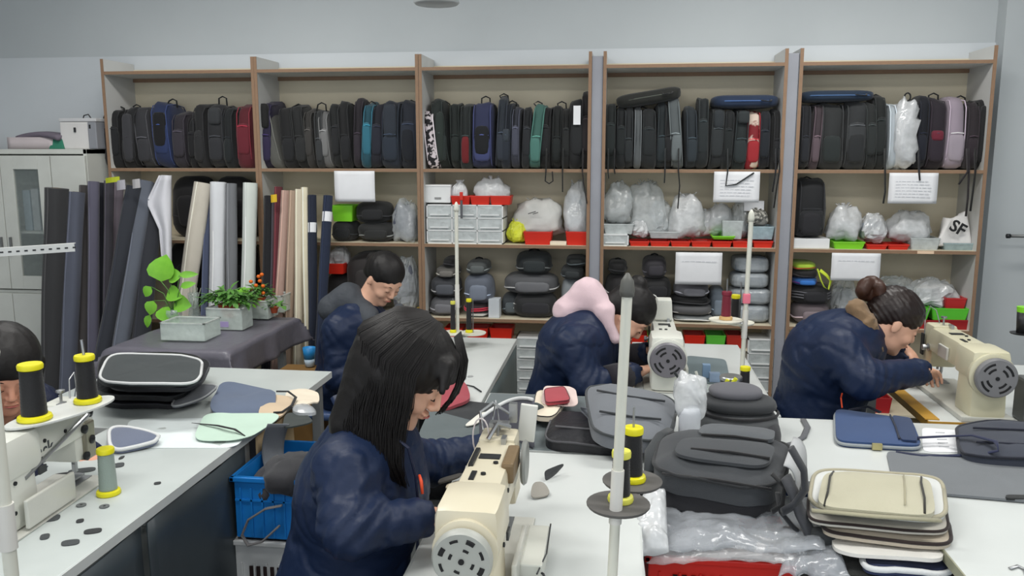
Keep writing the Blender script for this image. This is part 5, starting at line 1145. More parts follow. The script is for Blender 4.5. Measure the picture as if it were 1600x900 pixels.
for (x, y) in ((.035, -.092), (.01, -.1), (-.02, -.112), (-.06, -.116), (-.1, -.1), (-.13, -.06), (-.14, 0), (-.12, .06), (-.03, .1)):
    top = Vector((x*.25, y*.15, .148)); m1 = Vector((x*.7, y*.75, .115)); m2 = Vector((x, y, .04))
    I = R.inverted(); dn = I @ Vector((0, 0, -1)); bk = I @ Vector((-.12, 0, 0))
    gd.append([top, m1, m2, m2+dn*.07+bk*.1, m2+dn*.13+bk*.25, m2+dn*.19+bk*.3+Vector((0, y*.1, 0)), m2+dn*.245+bk*.25])
strands(R, c, 1.12, gd[:8], HAIR, t, 1200, .0013, 3, jit=.02)
I = R.inverted(); dn = I @ Vector((0, 0, -1))
gf = [[Vector((.045, y, .14)), Vector((.1, y*1.25, .085)), Vector((.118, y*1.45, .04)), Vector((.114, y*1.5, .01))+dn*.02, Vector((.10, y*1.5, -.01))+dn*.04] for y in (.012, .03, .05, .07, .085)]
strands(R, c, 1.06, gf, HAIR, t, 90, .0012, 8, 'fringe_strands', .014)
MB().tube([PY(655, 742, yc-.10), PY(658, 752, yc-.11), PY(660, 772, yc-.12)], [.0035, .0045, .0035], 7).build('orange_zip_pull', mat('orange_pull', (232, 84, 48), .5), t, smooth=True, world=True)
MB().tube([PY(600, 668, yc-.1), PY(638, 700, yc-.12), PY(650, 745, yc-.11), PY(655, 800, yc-.11), PY(652, 860, yc-.1)], .004, 6).build('zipper', NAVY2, t, world=True)
cl = MB(); cl.tube([P(-.09, -.05, -.13), P(-.03, -.085, -.14), P(.03, -.06, -.16)], [.02, .026, .018], 9, .6); cl.build('collar', NAVY, t, smooth=True, world=True)
stool(J['pelvis'].x-.02, yc, 'stool with pink cushion under the front woman', (214, 150, 168), .42)
# ---- woman at the back in a grey hood
yc = 4.0
J = dict(head=PY(598, 436, yc), look=(.62, -.45, -.60), up=(.45, -.2, .87), neck=PY(564, 486, yc), chest=PY(558, 530, yc), pelvis=PY(545, 640, yc),
         shn=PY(530, 516, yc-.16), eln=PY(528, 590, yc-.2), wrn=PY(590, 600, yc-.24), shf=PY(594, 512, yc+.15), elf=PY(640, 570, yc+.14), wrf=PY(668, 600, yc-.02))
J['pelvis'].z = .54; seated(J)
t, c, R = person('woman in navy jacket with grey hood bowing at the back table', J, .007, NAVY, jvox=.009, base=(J['pelvis'].x, yc, 0), seed=5, thick=1.02)
P = HC(c, R, 1.0); H = SDF(.006); H.ell(P(-.012, 0, .052), (.104, .09, .09), R, .02); H.ell(P(-.07, 0, .01), (.05, .07, .07), R, .02); H.sub(P(.12, 0, -.035), (.085, .09, .085), R, .01)
H.ell(P(-.115, 0, .03), (.035, .04, .035), R, .015)
H.warp = lambda Pn: -.004*(vnoise(Pn*np.array([1, 1, .4]), 70, 2)-.5); H.mesh('hair', HAIR, t)
gh = mat('grey_hood_fabric', (64, 68, 74), .75, 'nylon', bump=.4); Q = SDF(.008)
Q.cap(PY(520, 482, yc-.02), PY(545, 466, yc), .075, .07, .05); Q.cap(PY(545, 466, yc), PY(575, 490, yc-.06), .07, .05, .05); Q.cap(PY(575, 500, yc-.09), PY(592, 520, yc-.1), .05, .04, .04); Q.cap(PY(592, 520, yc-.1), PY(624, 482, yc-.08), .03, .028, .03); Q.cap(PY(545, 466, yc+.05), PY(575, 492, yc+.12), .06, .05, .04)
Q.sub(c, (.1, .09, .12), R, .01); Q.warp = lambda Pn: .01*np.abs(vnoise(Pn, 26, 3)-.5); Q.mesh('hood', gh, t)
stool(J['pelvis'].x-.02, yc, 'blue stool under the woman in the grey hood')
# ---- woman in the pink hood
yc = 3.52
J = dict(head=PY(978, 490, yc), look=(.62, -.05, -.78), up=(.72, 0, .69), neck=PY(930, 510, yc), chest=PY(902, 546, yc), pelvis=PY(872, 660, yc),
         shn=PY(896, 540, yc-.17), eln=PY(915, 604, yc-.22), wrn=PY(990, 584, yc-.14), shf=PY(940, 525, yc+.16), elf=PY(965, 568, yc+.2), wrf=PY(1008, 552, yc+.14))
J['pelvis'].z = .54; seated(J)
t, c, R = person('woman in navy jacket with pale pink hood bent over the middle machine', J, .0065, NAVY, jvox=.009, base=(J['pelvis'].x, yc, 0), seed=8, thick=1.0,
    handopt=dict(n=dict(f=(.5, .3, .15), n=(.3, 0, -1), side=(0, 1, .3)), f=dict(f=(.6, -.2, 0), n=(.2, 0, -1), side=(0, -1, .2))))
P = HC(c, R, 1.0); H = SDF(.006); H.ell(P(-.01, 0, .05), (.106, .09, .092), R, .02); H.ell(P(-.06, 0, -.01), (.055, .07, .07), R, .02); H.sub(P(.13, 0, -.04), (.085, .09, .085), R, .01)
H.ell(P(-.07, 0, .12), (.04, .045, .035), R, .01); H.warp = lambda Pn: -.004*(vnoise(Pn, 70, 2)-.5); H.mesh('hair', HAIR, t)
pk = fab((216, 190, 196), 'fabric', .85); Q = SDF(.0075)
Q.cap(PY(886, 486, yc-.02), PY(918, 458, yc), .055, .06, .06); Q.cap(PY(918, 458, yc), PY(948, 486, yc-.05), .05, .045, .05); Q.cap(PY(886, 486, yc+.05), PY(918, 462, yc+.1), .06, .05, .05); Q.cap(PY(944, 490, yc-.08), PY(962, 530, yc-.09), .028, .02, .03)
Q.sub(c, (.1, .088, .11), R, .01); Q.warp = lambda Pn: .012*np.abs(vnoise(Pn, 24, 7)-.5)-.003; Q.mesh('hood', pk, t)
for q in ('n', 'f'):
    a, b = J['wr'+q], J['el'+q]; MB().tube([b+(a-b)*.45, b+(a-b)*.7, b+(a-b)*.97], [.064, .062, .05], 14).build('dark_oversleeve', fab((38, 34, 44)), t, smooth=True, world=True)
stool(J['pelvis'].x-.02, yc, 'blue stool under the pink-hooded woman')
# ---- woman on the right with a bun
yc = 3.34
J = dict(head=PY(1392, 502, yc), look=(.86, .02, -.52), up=(.5, 0, .86), neck=PY(1346, 518, yc), chest=PY(1300, 560, yc), pelvis=PY(1262, 690, yc),
         shn=PY(1312, 548, yc-.17), eln=PY(1350, 594, yc-.26), wrn=PY(1436, 580, yc-.13), shf=PY(1355, 530, yc+.15), elf=PY(1385, 560, yc+.24), wrf=PY(1412, 552, yc+.2))
J['pelvis'].z = .54; seated(J, .34)
t, c, R = person('woman with a brown hair bun in a navy jacket at the right machine', J, .006, NAVY, jvox=.0085, base=(J['pelvis'].x, yc, 0), seed=11, thick=1.06,
    handopt=dict(n=dict(f=(.5, .6, -.2), n=(.3, 0, -1), side=(-.3, 1, .3), curl=.9), f=dict(f=(.5, -.2, -.5), n=(0, 0, -1), side=(0, -1, .3), curl=.9)))
P = HC(c, R, 1.0); H = SDF(.0055); H.ell(P(-.008, 0, .05), (.108, .09, .09), R, .02); H.ell(P(-.06, 0, .0), (.05, .068, .065), R, .02); H.sub(P(.125, 0, -.04), (.085, .095, .09), R, .01); H.sub(P(.015, -.1, -.04), (.05, .04, .055), R, .01)
H.warp = lambda Pn: -.005*(vnoise(Pn*np.array([1, 1, 1]), 60, 2)-.5)-.0015*np.sin(Pn[:, 0]*300+Pn[:, 2]*200); H.mesh('hair', mat('dark_brown_hair', (34, 24, 22), .42, scale=60, bump=.3), t)
bn = SDF(.0055); b0 = PY(1362, 452, yc)
for k in range(9): a = k*.75; bn.cap(b0+Vector((.032*math.cos(a)-.005, .02*math.sin(a*1.7), .026*math.sin(a))), b0+Vector((.034*math.cos(a+.75)-.005, .02*math.sin(a*1.7+1.2), .026*math.sin(a+.75))), .024, .024, .012)
bn.warp = lambda Pn: -.007*(vnoise(Pn, 55, 4)-.5); bn.mesh('hair_bun', HAIRB, t)
MB().soft(tuple(P(-.05, -.03, .09)), (.016, .016, .016), 2, 6).build('pearl_hair_tie', PAPER, t, smooth=True, world=True)
fur = SDF(.007); fur.cap(PY(1338, 482, yc-.05), PY(1352, 505, yc-.07), .03, .034, .03); fur.cap(PY(1352, 505, yc-.07), PY(1372, 545, yc-.08), .034, .022, .03); fur.cap(PY(1338, 482, yc+.05), PY(1352, 500, yc+.08), .03, .03, .03); fur.cap(PY(1338, 482, yc-.05), PY(1338, 482, yc+.05), .03, .03, .03)
fur.sub(c, (.098, .084, .11), R, .01); fur.warp = lambda Pn: -.012*(vnoise(Pn, 70, 9)-.5); fur.mesh('brown_collar', fab((124, 100, 74)), t)
stool(J['pelvis'].x-.02, yc, 'blue stool under the woman with the bun')
# ---- woman at the left edge
yc = 2.30
J = dict(head=PY(8, 580, yc), look=(.66, -.62, -.42), up=(.3, -.25, .9), neck=PY(-22, 640, yc+.02), chest=PY(-110, 690, yc+.02), pelvis=PY(-180, 900, yc),
         shn=PY(-70, 690, yc-.2), eln=PY(-30, 780, yc-.3), wrn=PY(58, 742, yc-.08), shf=PY(52, 632, yc+.24), elf=PY(98, 690, yc+.30), wrf=PY(138, 712, yc+.06))
J['pelvis'].z = .54; seated(J)
t, c, R = person('woman with short black hair at the left frame edge', J, .0055, NAVY2, s=1.04, jvox=.009, base=(J['pelvis'].x, yc, 0), seed=14, thick=.95, skin=mat('warm_skin', (206, 148, 122), .5, scale=30, bump=.04),
    handopt=dict(n=dict(f=(1, .25, -.1), n=(0, 0, -1), side=(0, 1, .2), curl=.4), f=dict(f=(.8, -.5, -.1), n=(-.2, 0, -1), side=(0, -1, .2), curl=.5)))
P = HC(c, R, 1.04); H = SDF(.0055); H.ell(P(-.01, 0, .055), (.115, .1, .1), R, .02); H.ell(P(-.06, 0, -.02), (.06, .08, .08), R, .02); H.sub(P(.13, 0, -.045), (.09, .085, .09), R, .012)
for sg in (-1, 1): H.cap(P(.0, sg*.09, .02), P(.01, sg*.088, -.05), .02, .012, .02)
H.warp = lambda Pn: -.004*(vnoise(Pn*np.array([1, 1, .3]), 60, 2)-.5); H.mesh('hair', HAIR, t)
stool(J['pelvis'].x-.02, yc, 'blue stool under the woman at the left edge')
# ================================================================ THINGS ON AND AROUND THE TABLES
def pad(mb, C4, h, e=4, puff=.5, rings=7, seg=40, amp=0, seed=0, drop=None):
    """soft slab over a ground quad C4 (near-left, near-right, far-right, far-left), height h, rounded outline"""
    C4 = [Vector(c) for c in C4]
    def bl(x, y): a, b = (x+1)/2, (y+1)/2; return (C4[0]*(1-a)+C4[1]*a)*(1-b)+(C4[3]*(1-a)+C4[2]*a)*b
    V = []; F = []; sg = lambda q, p: math.copysign(abs(q)**p, q)
    def pt(r, k, top):
        a = 2*PI*(k+.5)/seg; x, y = r*sg(math.cos(a), 2/e), r*sg(math.sin(a), 2/e); p = bl(x, y)
        if amp: p.z += amp*(vnoise(np.array([[p.x, p.y, 0.3]]), 11, seed)[0]-.5)*2*(1 if top else .9)+amp*.5*(vnoise(np.array([[p.x, p.y, 0.3]]), 34, seed+5)[0]-.5)
        if drop: p = drop(p)
        if top: p = p+Vector((0, 0, h*(1-puff*r**4)))
        return p
    for top in (1, 0):
        V.append(pt(0, 0, top))
        for i in range(1, rings+1):
            for k in range(seg): V.append(pt(i/rings, k, top))
    K = 1+rings*seg
    for t_ in (0, 1):
        o = t_*K
        for k in range(seg):
            f = (o, o+1+k, o+1+(k+1) % seg); F.append(f if t_ == 0 else f[::-1])
            for i in range(rings-1):
                a, b = o+1+i*seg+k, o+1+i*seg+(k+1) % seg; f = (a, a+seg, b+seg, b); F.append(f if t_ == 0 else f[::-1])
    for k in range(seg): a, b = 1+(rings-1)*seg+k, 1+(rings-1)*seg+(k+1) % seg; F.append((a, K+a, K+b, b))
    rim = [V[1+(rings-1)*seg+k] for k in range(seg)]
    mb.add(V, F); return [Vector(p) for p in rim]
def q4(px, z): return [PZ(u, v, z if not hasattr(z, '__len__') else z[i]) for i, (u, v) in enumerate(px)]
def slab(name, label, cat, px, z, h, m, e=4, puff=.4, amp=0, seed=1, pipe=None, group=None, extra=None, piper=.004, drop=None, rings=7):
    C4 = q4(px, z); c = sum(C4, Vector())/4
    if pipe or extra:
        t = thing(name, label, cat, (c.x, c.y, min(p.z for p in C4)), group=group); mb = MB(); rim = pad(mb, C4, h, e, puff, amp=amp, seed=seed, drop=drop, rings=rings)
        b = mb.build('body', m, t, smooth='auto', world=True)
        if pipe: MB().tube(rim+[rim[0]], piper, 5).build('piping', pipe, t, smooth=True, world=True)
        if extra: extra(t, C4, h)
        return t
    mb = MB(); pad(mb, C4, h, e, puff, amp=amp, seed=seed, drop=drop, rings=rings); return tag(mb.build(name, m, smooth='auto'), label, cat, group)
def pt(C4, a, b, dz=0): return (C4[0]*(1-a)+C4[1]*a)*(1-b)+(C4[3]*(1-a)+C4[2]*a)*b+Vector((0, 0, dz))
WP = fab((214, 216, 216))
# ---- left table: black bag panels
SP = 'stack of black bag panels on the left table'
base = [(152, 640), (300, 640), (322, 590), (160, 590)]
zs = TZ+.001
for i, (dx, dy, h, c, l) in enumerate(((0, 0, .035, (30, 31, 36), 'bottom black bag panel of the stack on the left table'), (-3, -2, .04, (26, 27, 30), 'second black bag panel from the bottom of the stack'), (12, -2, .03, (36, 38, 44), 'black bag panel with grey strap in the middle of the stack'), (-2, 2, .035, (24, 25, 28), 'thick black panel just under the top one'))):
    slab('bag_piece', l, 'bag panel', [(u+dx, v+dy) for u, v in base], zs, h, fab(c, 'nylon', .5), 4, .5, .006, i, pipe=fab(lift(c, 1.6)), group=SP, piper=.003); zs += h+.001
    base = [(u, v-h*330) for u, v in base]
slab('bag_piece', 'dark grey green top panel with white edge on the black stack', 'bag panel', [(150, 602), (312, 606), (318, 562), (172, 556)], zs, .014, fab((52, 60, 62)), 4.5, .2, .004, 9, pipe=WP, group=SP, piper=.0055)
slab('mesh_piece', 'grey mesh flap with strap sticking out of the black stack', 'flap', [(262, 642), (318, 626), (345, 604), (290, 606)], [TZ+.02, TZ+.03, TZ+.06, TZ+.04], .01, fab((88, 92, 98)), 3.5, .2, .004, 3, pipe=fab((150, 152, 154)))
slab('slate_cloth', 'slate blue cloth panel right of the black stack', 'cloth', [(322, 652), (430, 646), (432, 612), (345, 592)], [TZ+.004, TZ+.004, TZ+.03, TZ+.06], .005, fab((92, 104, 126)), 4, .1, .012, 5)
slab('tan_cloth', 'tan panel with a black curved strap behind the pale green paper', 'panel', [(400, 652), (442, 654), (462, 622), (418, 616)], [TZ+.006, TZ+.004, TZ+.02, TZ+.03], .006, fab((204, 182, 154)), 4, .1, .006, 6,
     extra=lambda t, C, h: MB().tube([pt(C, .3, 1.05, .012), pt(C, .7, 1.1, .014), pt(C, 1.05, .9, .012), pt(C, 1.1, .5, .012), pt(C, .9, .15, .012), pt(C, .6, .1, .012)], .006, 6, .5).build('black_strap', BLACKF, t, smooth=True, world=True))
slab('paper_scrap', 'cream crumpled paper beyond the tan panel', 'paper', [(446, 640), (500, 634), (498, 612), (446, 612)], TZ+.004, .006, mat('cream_card', (226, 218, 198), .7), 3, .2, .012, 7)
plastic = film('crinkled_wrap', (206, 210, 214), .6)
slab('clear_wrap', 'crumpled clear wrapper by the shoulder of the front woman', 'wrapper', [(455, 652), (496, 650), (492, 632), (460, 632)], TZ+.008, .03, plastic, 2.5, .6, .02, 8)
slab('dark_piece', 'dark green grey offcut beside the pale green paper', 'offcut', [(440, 672), (492, 662), (478, 648), (446, 648)], TZ+.006, .006, fab((54, 62, 60)), 3.5, .1, .004, 9)
slab('white_paper', 'large white paper pattern lying under the pale green one', 'paper', [(196, 700), (372, 700), (400, 652), (200, 655)], TZ+.0012, .0015, mat('pattern_paper', (222, 230, 230), .7), 7, .05, .004, 10)
slab('green_paper', 'pale green paper pattern with a black slit on the left table', 'paper', [(300, 690), (384, 690), (446, 648), (322, 644)], [TZ+.007, TZ+.007, TZ+.012, TZ+.02], .0018, mat('green_card', (190, 214, 198), .7), 5, .05, .008, 11,
     extra=lambda t, C, h: MB().tube([pt(C, -.12, .55, .006), pt(C, .3, .42, .012), pt(C, .62, .3, .012), pt(C, .9, .12, .008)], [.002, .006, .006, .002], 6, .4).build('black_cord', BLACKF, t, smooth=True, world=True))
slab('bag_insert', 'grey blue padded insert with white edge under the left worker hands', 'bag panel', [(172, 712), (240, 700), (252, 684), (170, 668)], [TZ+.002, TZ+.002, TZ+.02, TZ+.03], .022, fab((104, 112, 132)), 3.5, .4, .004, 12, pipe=WP, piper=.007)
mb_list = [(100, 745, 40, 8, .3), (128, 738, 44, 7, .1), (96, 768, 18, 16, 1.2), (124, 762, 16, 14, 1.3), (120, 706, 46, 6, .1), (80, 812, 32, 10, .4), (145, 832, 30, 8, .2), (110, 850, 30, 9, .1), (125, 815, 14, 6, .3), (186, 728, 18, 7, .2), (246, 756, 12, 4, .2), (70, 840, 18, 9, .3), (190, 716, 12, 5, .8)]
for i, (u, v, w, h, a) in enumerate(mb_list):
    slab('fabric_scrap', 'small dark fabric offcut on the left table, %s' % ['long one by the machine bed', 'long one right of the machine bed', 'square one left', 'square one right', 'thin one near the hands', 'pale edged one low down', 'grey oval one low', 'black pointed one lowest', 'tiny one in the lower middle', 'folded one by the grey green spool', 'tiny one near the table edge', 'one nearest the pole', 'curled one above the spool'][i], 'scrap', [(u-w/2, v+h/2), (u+w/2-h*a, v+h/2-w*.12), (u+w/2, v-h/2-w*.12), (u-w/2+h*a, v-h/2)], TZ+.0006, .002, fab([(40, 44, 46), (70, 76, 78)][i % 2]), 3, .3, group='offcuts on the left table')
for i, (u, v) in enumerate(((127, 790), (163, 792))):
    o = MB().lathe([(.004, 0), (.013, 0), (.013, .003), (.004, .003), (.004, 0)], 16); p = PZ(u, v, TZ+.0006); o.v = [(a+p.x, b+p.y, c+p.z) for a, b, c in o.v]; tag(o.build('washer', fab((96, 100, 100))), 'grey round washer on the left table, %s one' % ['left', 'right'][i], 'washer', 'round washers')
# ---- tape ring, boxes below the plant table
t = thing('tape_roll', 'cream tape roll with black core standing beyond the slate cloth', 'tape', PY(386, 618, 3.38)); MB().lathe([(.026, -.014), (.044, -.014), (.044, .014), (.026, .014), (.026, -.014)], 24, RM(ry=PI/2-.5, t=(0, 0, .044))).build('tape', mat('cream_card', (226, 218, 198), .7), t, smooth='auto'); MB().lathe([(.024, -.015), (.0275, -.015), (.0275, .015), (.024, .015), (.024, -.015)], 20, RM(ry=PI/2-.5, t=(0, 0, .044))).build('core', BLACKF, t, smooth='auto')
tag(MB().box((-1.66, 4.1, .28), (.26, .3, .56)).build('brown_box', mat('brown_card', (130, 98, 54), .75), bev=.004), 'brown cardboard box under the corner of the cloth', 'box')
tag(MB().box((-1.78, 3.66, .22), (.24, .26, .44)).build('dark_crate', plas((48, 48, 54)), bev=.006), 'dark crate below the draped cloth', 'crate')
tag(MB().soft((-1.70, 3.66, .51), (.22, .22, .14), 2.8, 14, .2, 16, 4).build('silver_bag', mat('silver_film', (168, 172, 176), .25, 'plastic', metal=.5, bump=.6), smooth=True), 'crinkled silver bag on the dark crate', 'bag')
# ---- planters and plants on the cloth
def planter(label, u0, u1, vt, vb, y, d, m=None, rz=0, group='clear planters on the grey cloth'):
    p = PZ((u0+u1)/2, vb, TZ+.003); s = mpp(p); W = (u1-u0)*s; H = max(.04, (vb-vt)*s); t = thing('planter_box', label, 'planter', (p.x, p.y+d/2, TZ+.003), rz, group=group); m = m or film('planter_plastic', (226, 236, 230), .42)
    mb = MB(); 
    for sg in (-1, 1): mb.box((sg*W/2, 0, H/2), (.004, d, H)); mb.box((0, sg*d/2, H/2), (W, .004, H))
    mb.box((0, 0, .002), (W, d, .004)); o = mb.build('tub', m, t); r = MB()
    for sg in (-1, 1): r.box((sg*W/2, 0, H), (.01, d+.01, .006)); r.box((0, sg*d/2, H), (W+.01, .01, .006))
    r.build('rim', film('rim_plastic', (214, 220, 216), .85), t); return t, W, H, s
PL = []
A0 = PZ(296, 560, TZ+.003)
t1 = planter('large clear planter box nearest the camera at the left on the cloth', 250, 322, 505, 532, 0, .17)
t2 = planter('clear planter with coloured stickers right of the first one', 322, 380, 482, 515, 0, .13); MB().box((.0, -.068, .03), (.05, .002, .03)).build('sticker', plas((176, 160, 206)), t2[0])
t3 = planter('milky planter under the terracotta pot', 380, 420, 470, 498, 0, .14)
t4 = planter('clear planter at the right end below the orange fruit', 410, 442, 462, 488, 0, .14)
def leafm(mb, base, dirv, L, W, nrm=(0, 0, 1), n=5, curl=.3):
    d = Vector(dirv).normalized(); q = d.cross(Vector(nrm)); q = q.normalized() if q.length > 1e-4 else Vector((1, 0, 0)); nn = q.cross(d).normalized(); V = []; F = []
    for i in range(n+1):
        a = i/n; w_ = W/2*max(0, math.sin(PI*a**.8))**.75+.0004; c_ = base+d*L*a-nn*curl*L*a*a
        V += [c_-q*w_+nn*w_*.25, c_, c_+q*w_+nn*w_*.25]
    for i in range(n): o = i*3; F += [(o, o+1, o+4, o+3), (o+1, o+2, o+5, o+4)]
    mb.add(V, F); return mb
LG = mat('bright_leaf', (106, 178, 48), .4, scale=20, c2=(136, 200, 66), bump=.05); LD = mat('green_leaf', (72, 124, 52), .45, scale=20, c2=(104, 156, 74), bump=.05); TERR = mat('terracotta', (168, 76, 46), .75, scale=30)
rl = random.Random(5)
# pothos in a clear glass
p = PZ(262, 512, TZ+.01); yy = p.y+.06; sc = mpp(p)
t = thing('pothos_plant', 'tall bright green pothos with a big round leaf in a clear jar', 'plant', (p.x, p.y+.07, TZ+.008))
MB().lathe([(.035, 0), (.042, .01), (.044, .07), (.04, .09)], 20).build('glass_jar', film('jar_glass', (200, 214, 210), .35), t, smooth=True)
lv = [(248, 410, 40, 42, (.2, -.3, 1)), (262, 432, 22, 22, (1, -.2, .2)), (236, 448, 18, 16, (-.6, -.3, -.8)), (262, 455, 26, 24, (.8, -.4, -.2)), (240, 470, 22, 20, (-.3, -.4, -1)), (272, 472, 28, 26, (.9, -.3, -.1)), (282, 448, 22, 10, (1, 0, .3)), (255, 480, 24, 24, (.3, -.5, -.6)), (234, 492, 20, 12, (-.3, -.3, -1)), (280, 430, 26, 10, (1, .1, .1)), (268, 490, 20, 18, (.6, -.5, -.4))]
mbs = MB()
for (u, v, L_, W_, d) in lv:
    b = PY(u, v+(18 if L_ > 35 else 0), yy+rl.uniform(-.02, .02)); mb = MB()
    if L_ > 35: b = PY(252, 440, yy)
    leafm(mb, b, (d[0]*.5, 0, d[2]) if L_ > 35 else d, L_*sc*1.05, W_*sc*1.1, (0, -1, .25)); o = mb.build('leaf', LG, t, smooth=True, world=True)
    mbs.tube([Vector((p.x, p.y+.07, TZ+.06)), (Vector((p.x, p.y+.07, TZ+.09))+b)/2+Vector((.01, 0, .03)), b], .0022, 5)
mbs.build('stems', LD, t, smooth=True, world=True)
# water glass with fine white stems
p = PZ(296, 500, TZ+.01); t = thing('glass_vase', 'clear glass vase with wiry stems between the pothos and the bushy plant', 'vase', (p.x, p.y+.06, TZ+.008))
MB().lathe([(.03, 0), (.034, .02), (.026, .08), (.03, .15)], 20).build('glass', film('jar_glass', (200, 214, 210), .35), t, smooth=True)
mb = MB()
for k in range(26):
    a = rl.uniform(0, 6.28); h = rl.uniform(.1, .2); r = rl.uniform(.01, .05); mb.tube([(0, 0, .05), (r*.5*math.cos(a), r*.5*math.sin(a), h*.6), (r*math.cos(a+.5), r*math.sin(a+.5), h)], .0013, 4)
o = mb.build('wiry_stems', mat('pale_stem', (196, 204, 190), .5), t); o['kind'] = 'stuff'
# bushy plant in terracotta
def bush(label, u, vb, pr, n, m, spreadx, h, fl=None, L_=.045, W_=.02, seed=1, z0=TZ+.03):
    p = PZ(u, vb, z0); t = thing('potted_plant', label, 'plant', (p.x, p.y+pr, z0)); r_ = random.Random(seed)
    MB().lathe([(pr*.7, 0), (pr*.95, pr*1.1), (pr*1.1, pr*1.12), (pr*1.12, pr*1.45), (pr*.98, pr*1.45), (pr*.9, pr*1.2), (0, pr*1.2)], 22).build('pot', TERR, t, smooth='auto')
    mb = MB(); st = MB()
    for k in range(n):
        a = r_.uniform(0, 6.28); q = r_.random()**.6; x, y = math.cos(a)*spreadx*q, math.sin(a)*spreadx*.6*q; z = pr*1.3+h*(1-q*q*.7)*r_.uniform(.45, 1)
        b = Vector((x, y, z)); leafm(mb, b, (math.cos(a)*.8+r_.uniform(-.5, .5), math.sin(a)*.8-.2, r_.uniform(-.4, .7)), L_*r_.uniform(.7, 1.3), W_*r_.uniform(.8, 1.3))
        if k % 3 == 0: st.tube([(x*.1, y*.1, pr*1.1), (x*.5, y*.5, z*.7), b], .0015, 4)
    o = mb.build('foliage', m, t, smooth=True); o['kind'] = 'stuff'; o = st.build('stems', LD, t); o['kind'] = 'stuff'
    if fl:
        for (du, v) in fl:
            q = PY(du, v, p.y+pr*.4); w_ = q-t.location; MB().soft(tuple(w_), (.024, .024, .022), 2, 7).build('orange_fruit', mat('orange_fruit', (236, 112, 30), .45), t, smooth=True)
    return t
bush('bushy green plant in a terracotta pot in the middle of the planters', 352, 498, .052, 190, LD, .14, .10, seed=3, z0=TZ+.05, L_=.05, W_=.022)
bush('small plant with orange fruit in a terracotta pot', 400, 480, .038, 80, LD, .075, .08, fl=[(392, 440), (404, 432), (409, 429), (400, 446), (411, 447), (411, 458), (393, 452), (406, 439)], seed=6, z0=TZ+.06)
bush('leafy light green plant behind the bushy one', 372, 494, .03, 46, LG, .06, .13, seed=9, L_=.07, W_=.03)
bush('small green plant at the right end of the planters', 426, 490, .024, 26, LD, .05, .05, seed=12, L_=.04, W_=.026)
# ---- blue crate with scraps
def crate(label, px, py_, z, W, D, H, c, rz=0, name='plastic_crate', slots=True):
    t = thing(name, label, 'crate', (px, py_, z), rz); m = plas(c); mb = MB(); k = .93
    for s in (-1, 1):
        mb.box((0, s*D/2, H/2), (W, .006, H)); mb.box((s*W/2, 0, H/2), (.006, D, H))
    mb.box((0, 0, .004), (W, D, .006)); mb.build('tub', m, t); r = MB()
    for s in (-1, 1): r.box((0, s*(D/2+.006), H-.008), (W+.028, .016, .016)); r.box((s*(W/2+.006), 0, H-.008), (.016, D+.028, .016))
    r.build('rim', m, t, bev=.003)
    rb = MB()
    for q in range(7): rb.box((-W/2+W*(q+.5)/7, -D/2-.005, H*.42), (.006, .006, H*.8))
    rb.box((0, -D/2-.005, H*.62), (W, .006, .006)); rb.build('ribs', m, t)
    if slots:
        for q in range(5):
            for xx in (-W*.32, W*.18): MB().box((xx+.024*q, -D/2-.009, H*.72), (.012, .004, H*.16)).build('slot', mat('slot_dark', (30, 14, 14), .8), t)
    return t
crate('white crate under the blue crate between the tables', -1.09, 2.62, 0, .30, .34, .44, (186, 188, 188), name='plastic_crate')
crate('blue plastic crate with fabric offcuts between the left table and the front woman', -1.10, 2.62, .45, .26, .34, .21, (22, 112, 186), slots=False)
for i, (dx, dy, c, a) in enumerate(((-.04, -.05, (70, 68, 72), .2), (.06, .03, (96, 92, 90), -.3), (.02, -.1, (52, 52, 56), .6))):
    tag(MB().soft((-1.09+dx, 2.62+dy, .60+.025*i), (.16, .22, .11), 2.6, 12, .22, 14, i, RM(rz=0)).build('fabric_offcut', fab(c), smooth=True), ['dark grey offcut heap in the blue crate', 'taupe offcut on top of the blue crate', 'black offcut at the front of the blue crate'][i], 'offcut', 'offcuts in the blue crate')
tp = [PY(*a, 2.42) for a in ((440, 790), (415, 795), (388, 812), (378, 836), (388, 852), (410, 846), (436, 822))]
tag(MB().tube(tp, .009, 7, .4).build('grey_strap', fab((100, 98, 98)), smooth=True), 'grey looped strap hanging over the blue crate', 'strap')
tag(MB().sheet(lambda a, b: PY(418+34*a-18*b*(1-b)*2, 662+84*b, 2.62+.05*a+.03*math.sin(b*4)), 8, 14, .003).build('grey_webbing', fab((108, 112, 118)), smooth=True), 'grey curled strip hanging from the left table end', 'strip')
# ---- T2 things
slab('red_cloth', 'dusky red folded cloth behind the face of the front woman', 'cloth', [(680, 645), (738, 632), (728, 600), (690, 592)], [TZ+.01, TZ+.01, TZ+.05, TZ+.06], .016, fab((156, 66, 76)), 3, .3, .01, 3)
tag(MB().tube([PZ(700, 615, TZ+.004), PZ(722, 600, TZ+.006), PZ(740, 604, TZ+.004), PZ(752, 612, TZ+.004)], .003, 6).build('thin_cable', DARKM, smooth=True), 'thin dark cable on the back table corner', 'cable')
for i, (u, v) in enumerate(((712, 588), (724, 592), (735, 588))): slab('thread_bit', 'small grey lint bit on the back table, %s of three' % ['left', 'middle', 'right'][i], 'scrap', [(u-5, v+2), (u+5, v+1), (u+4, v-1), (u-4, v-1)], TZ+.0006, .002, fab((150, 152, 152)), 3, .3, group='lint bits on the back table')
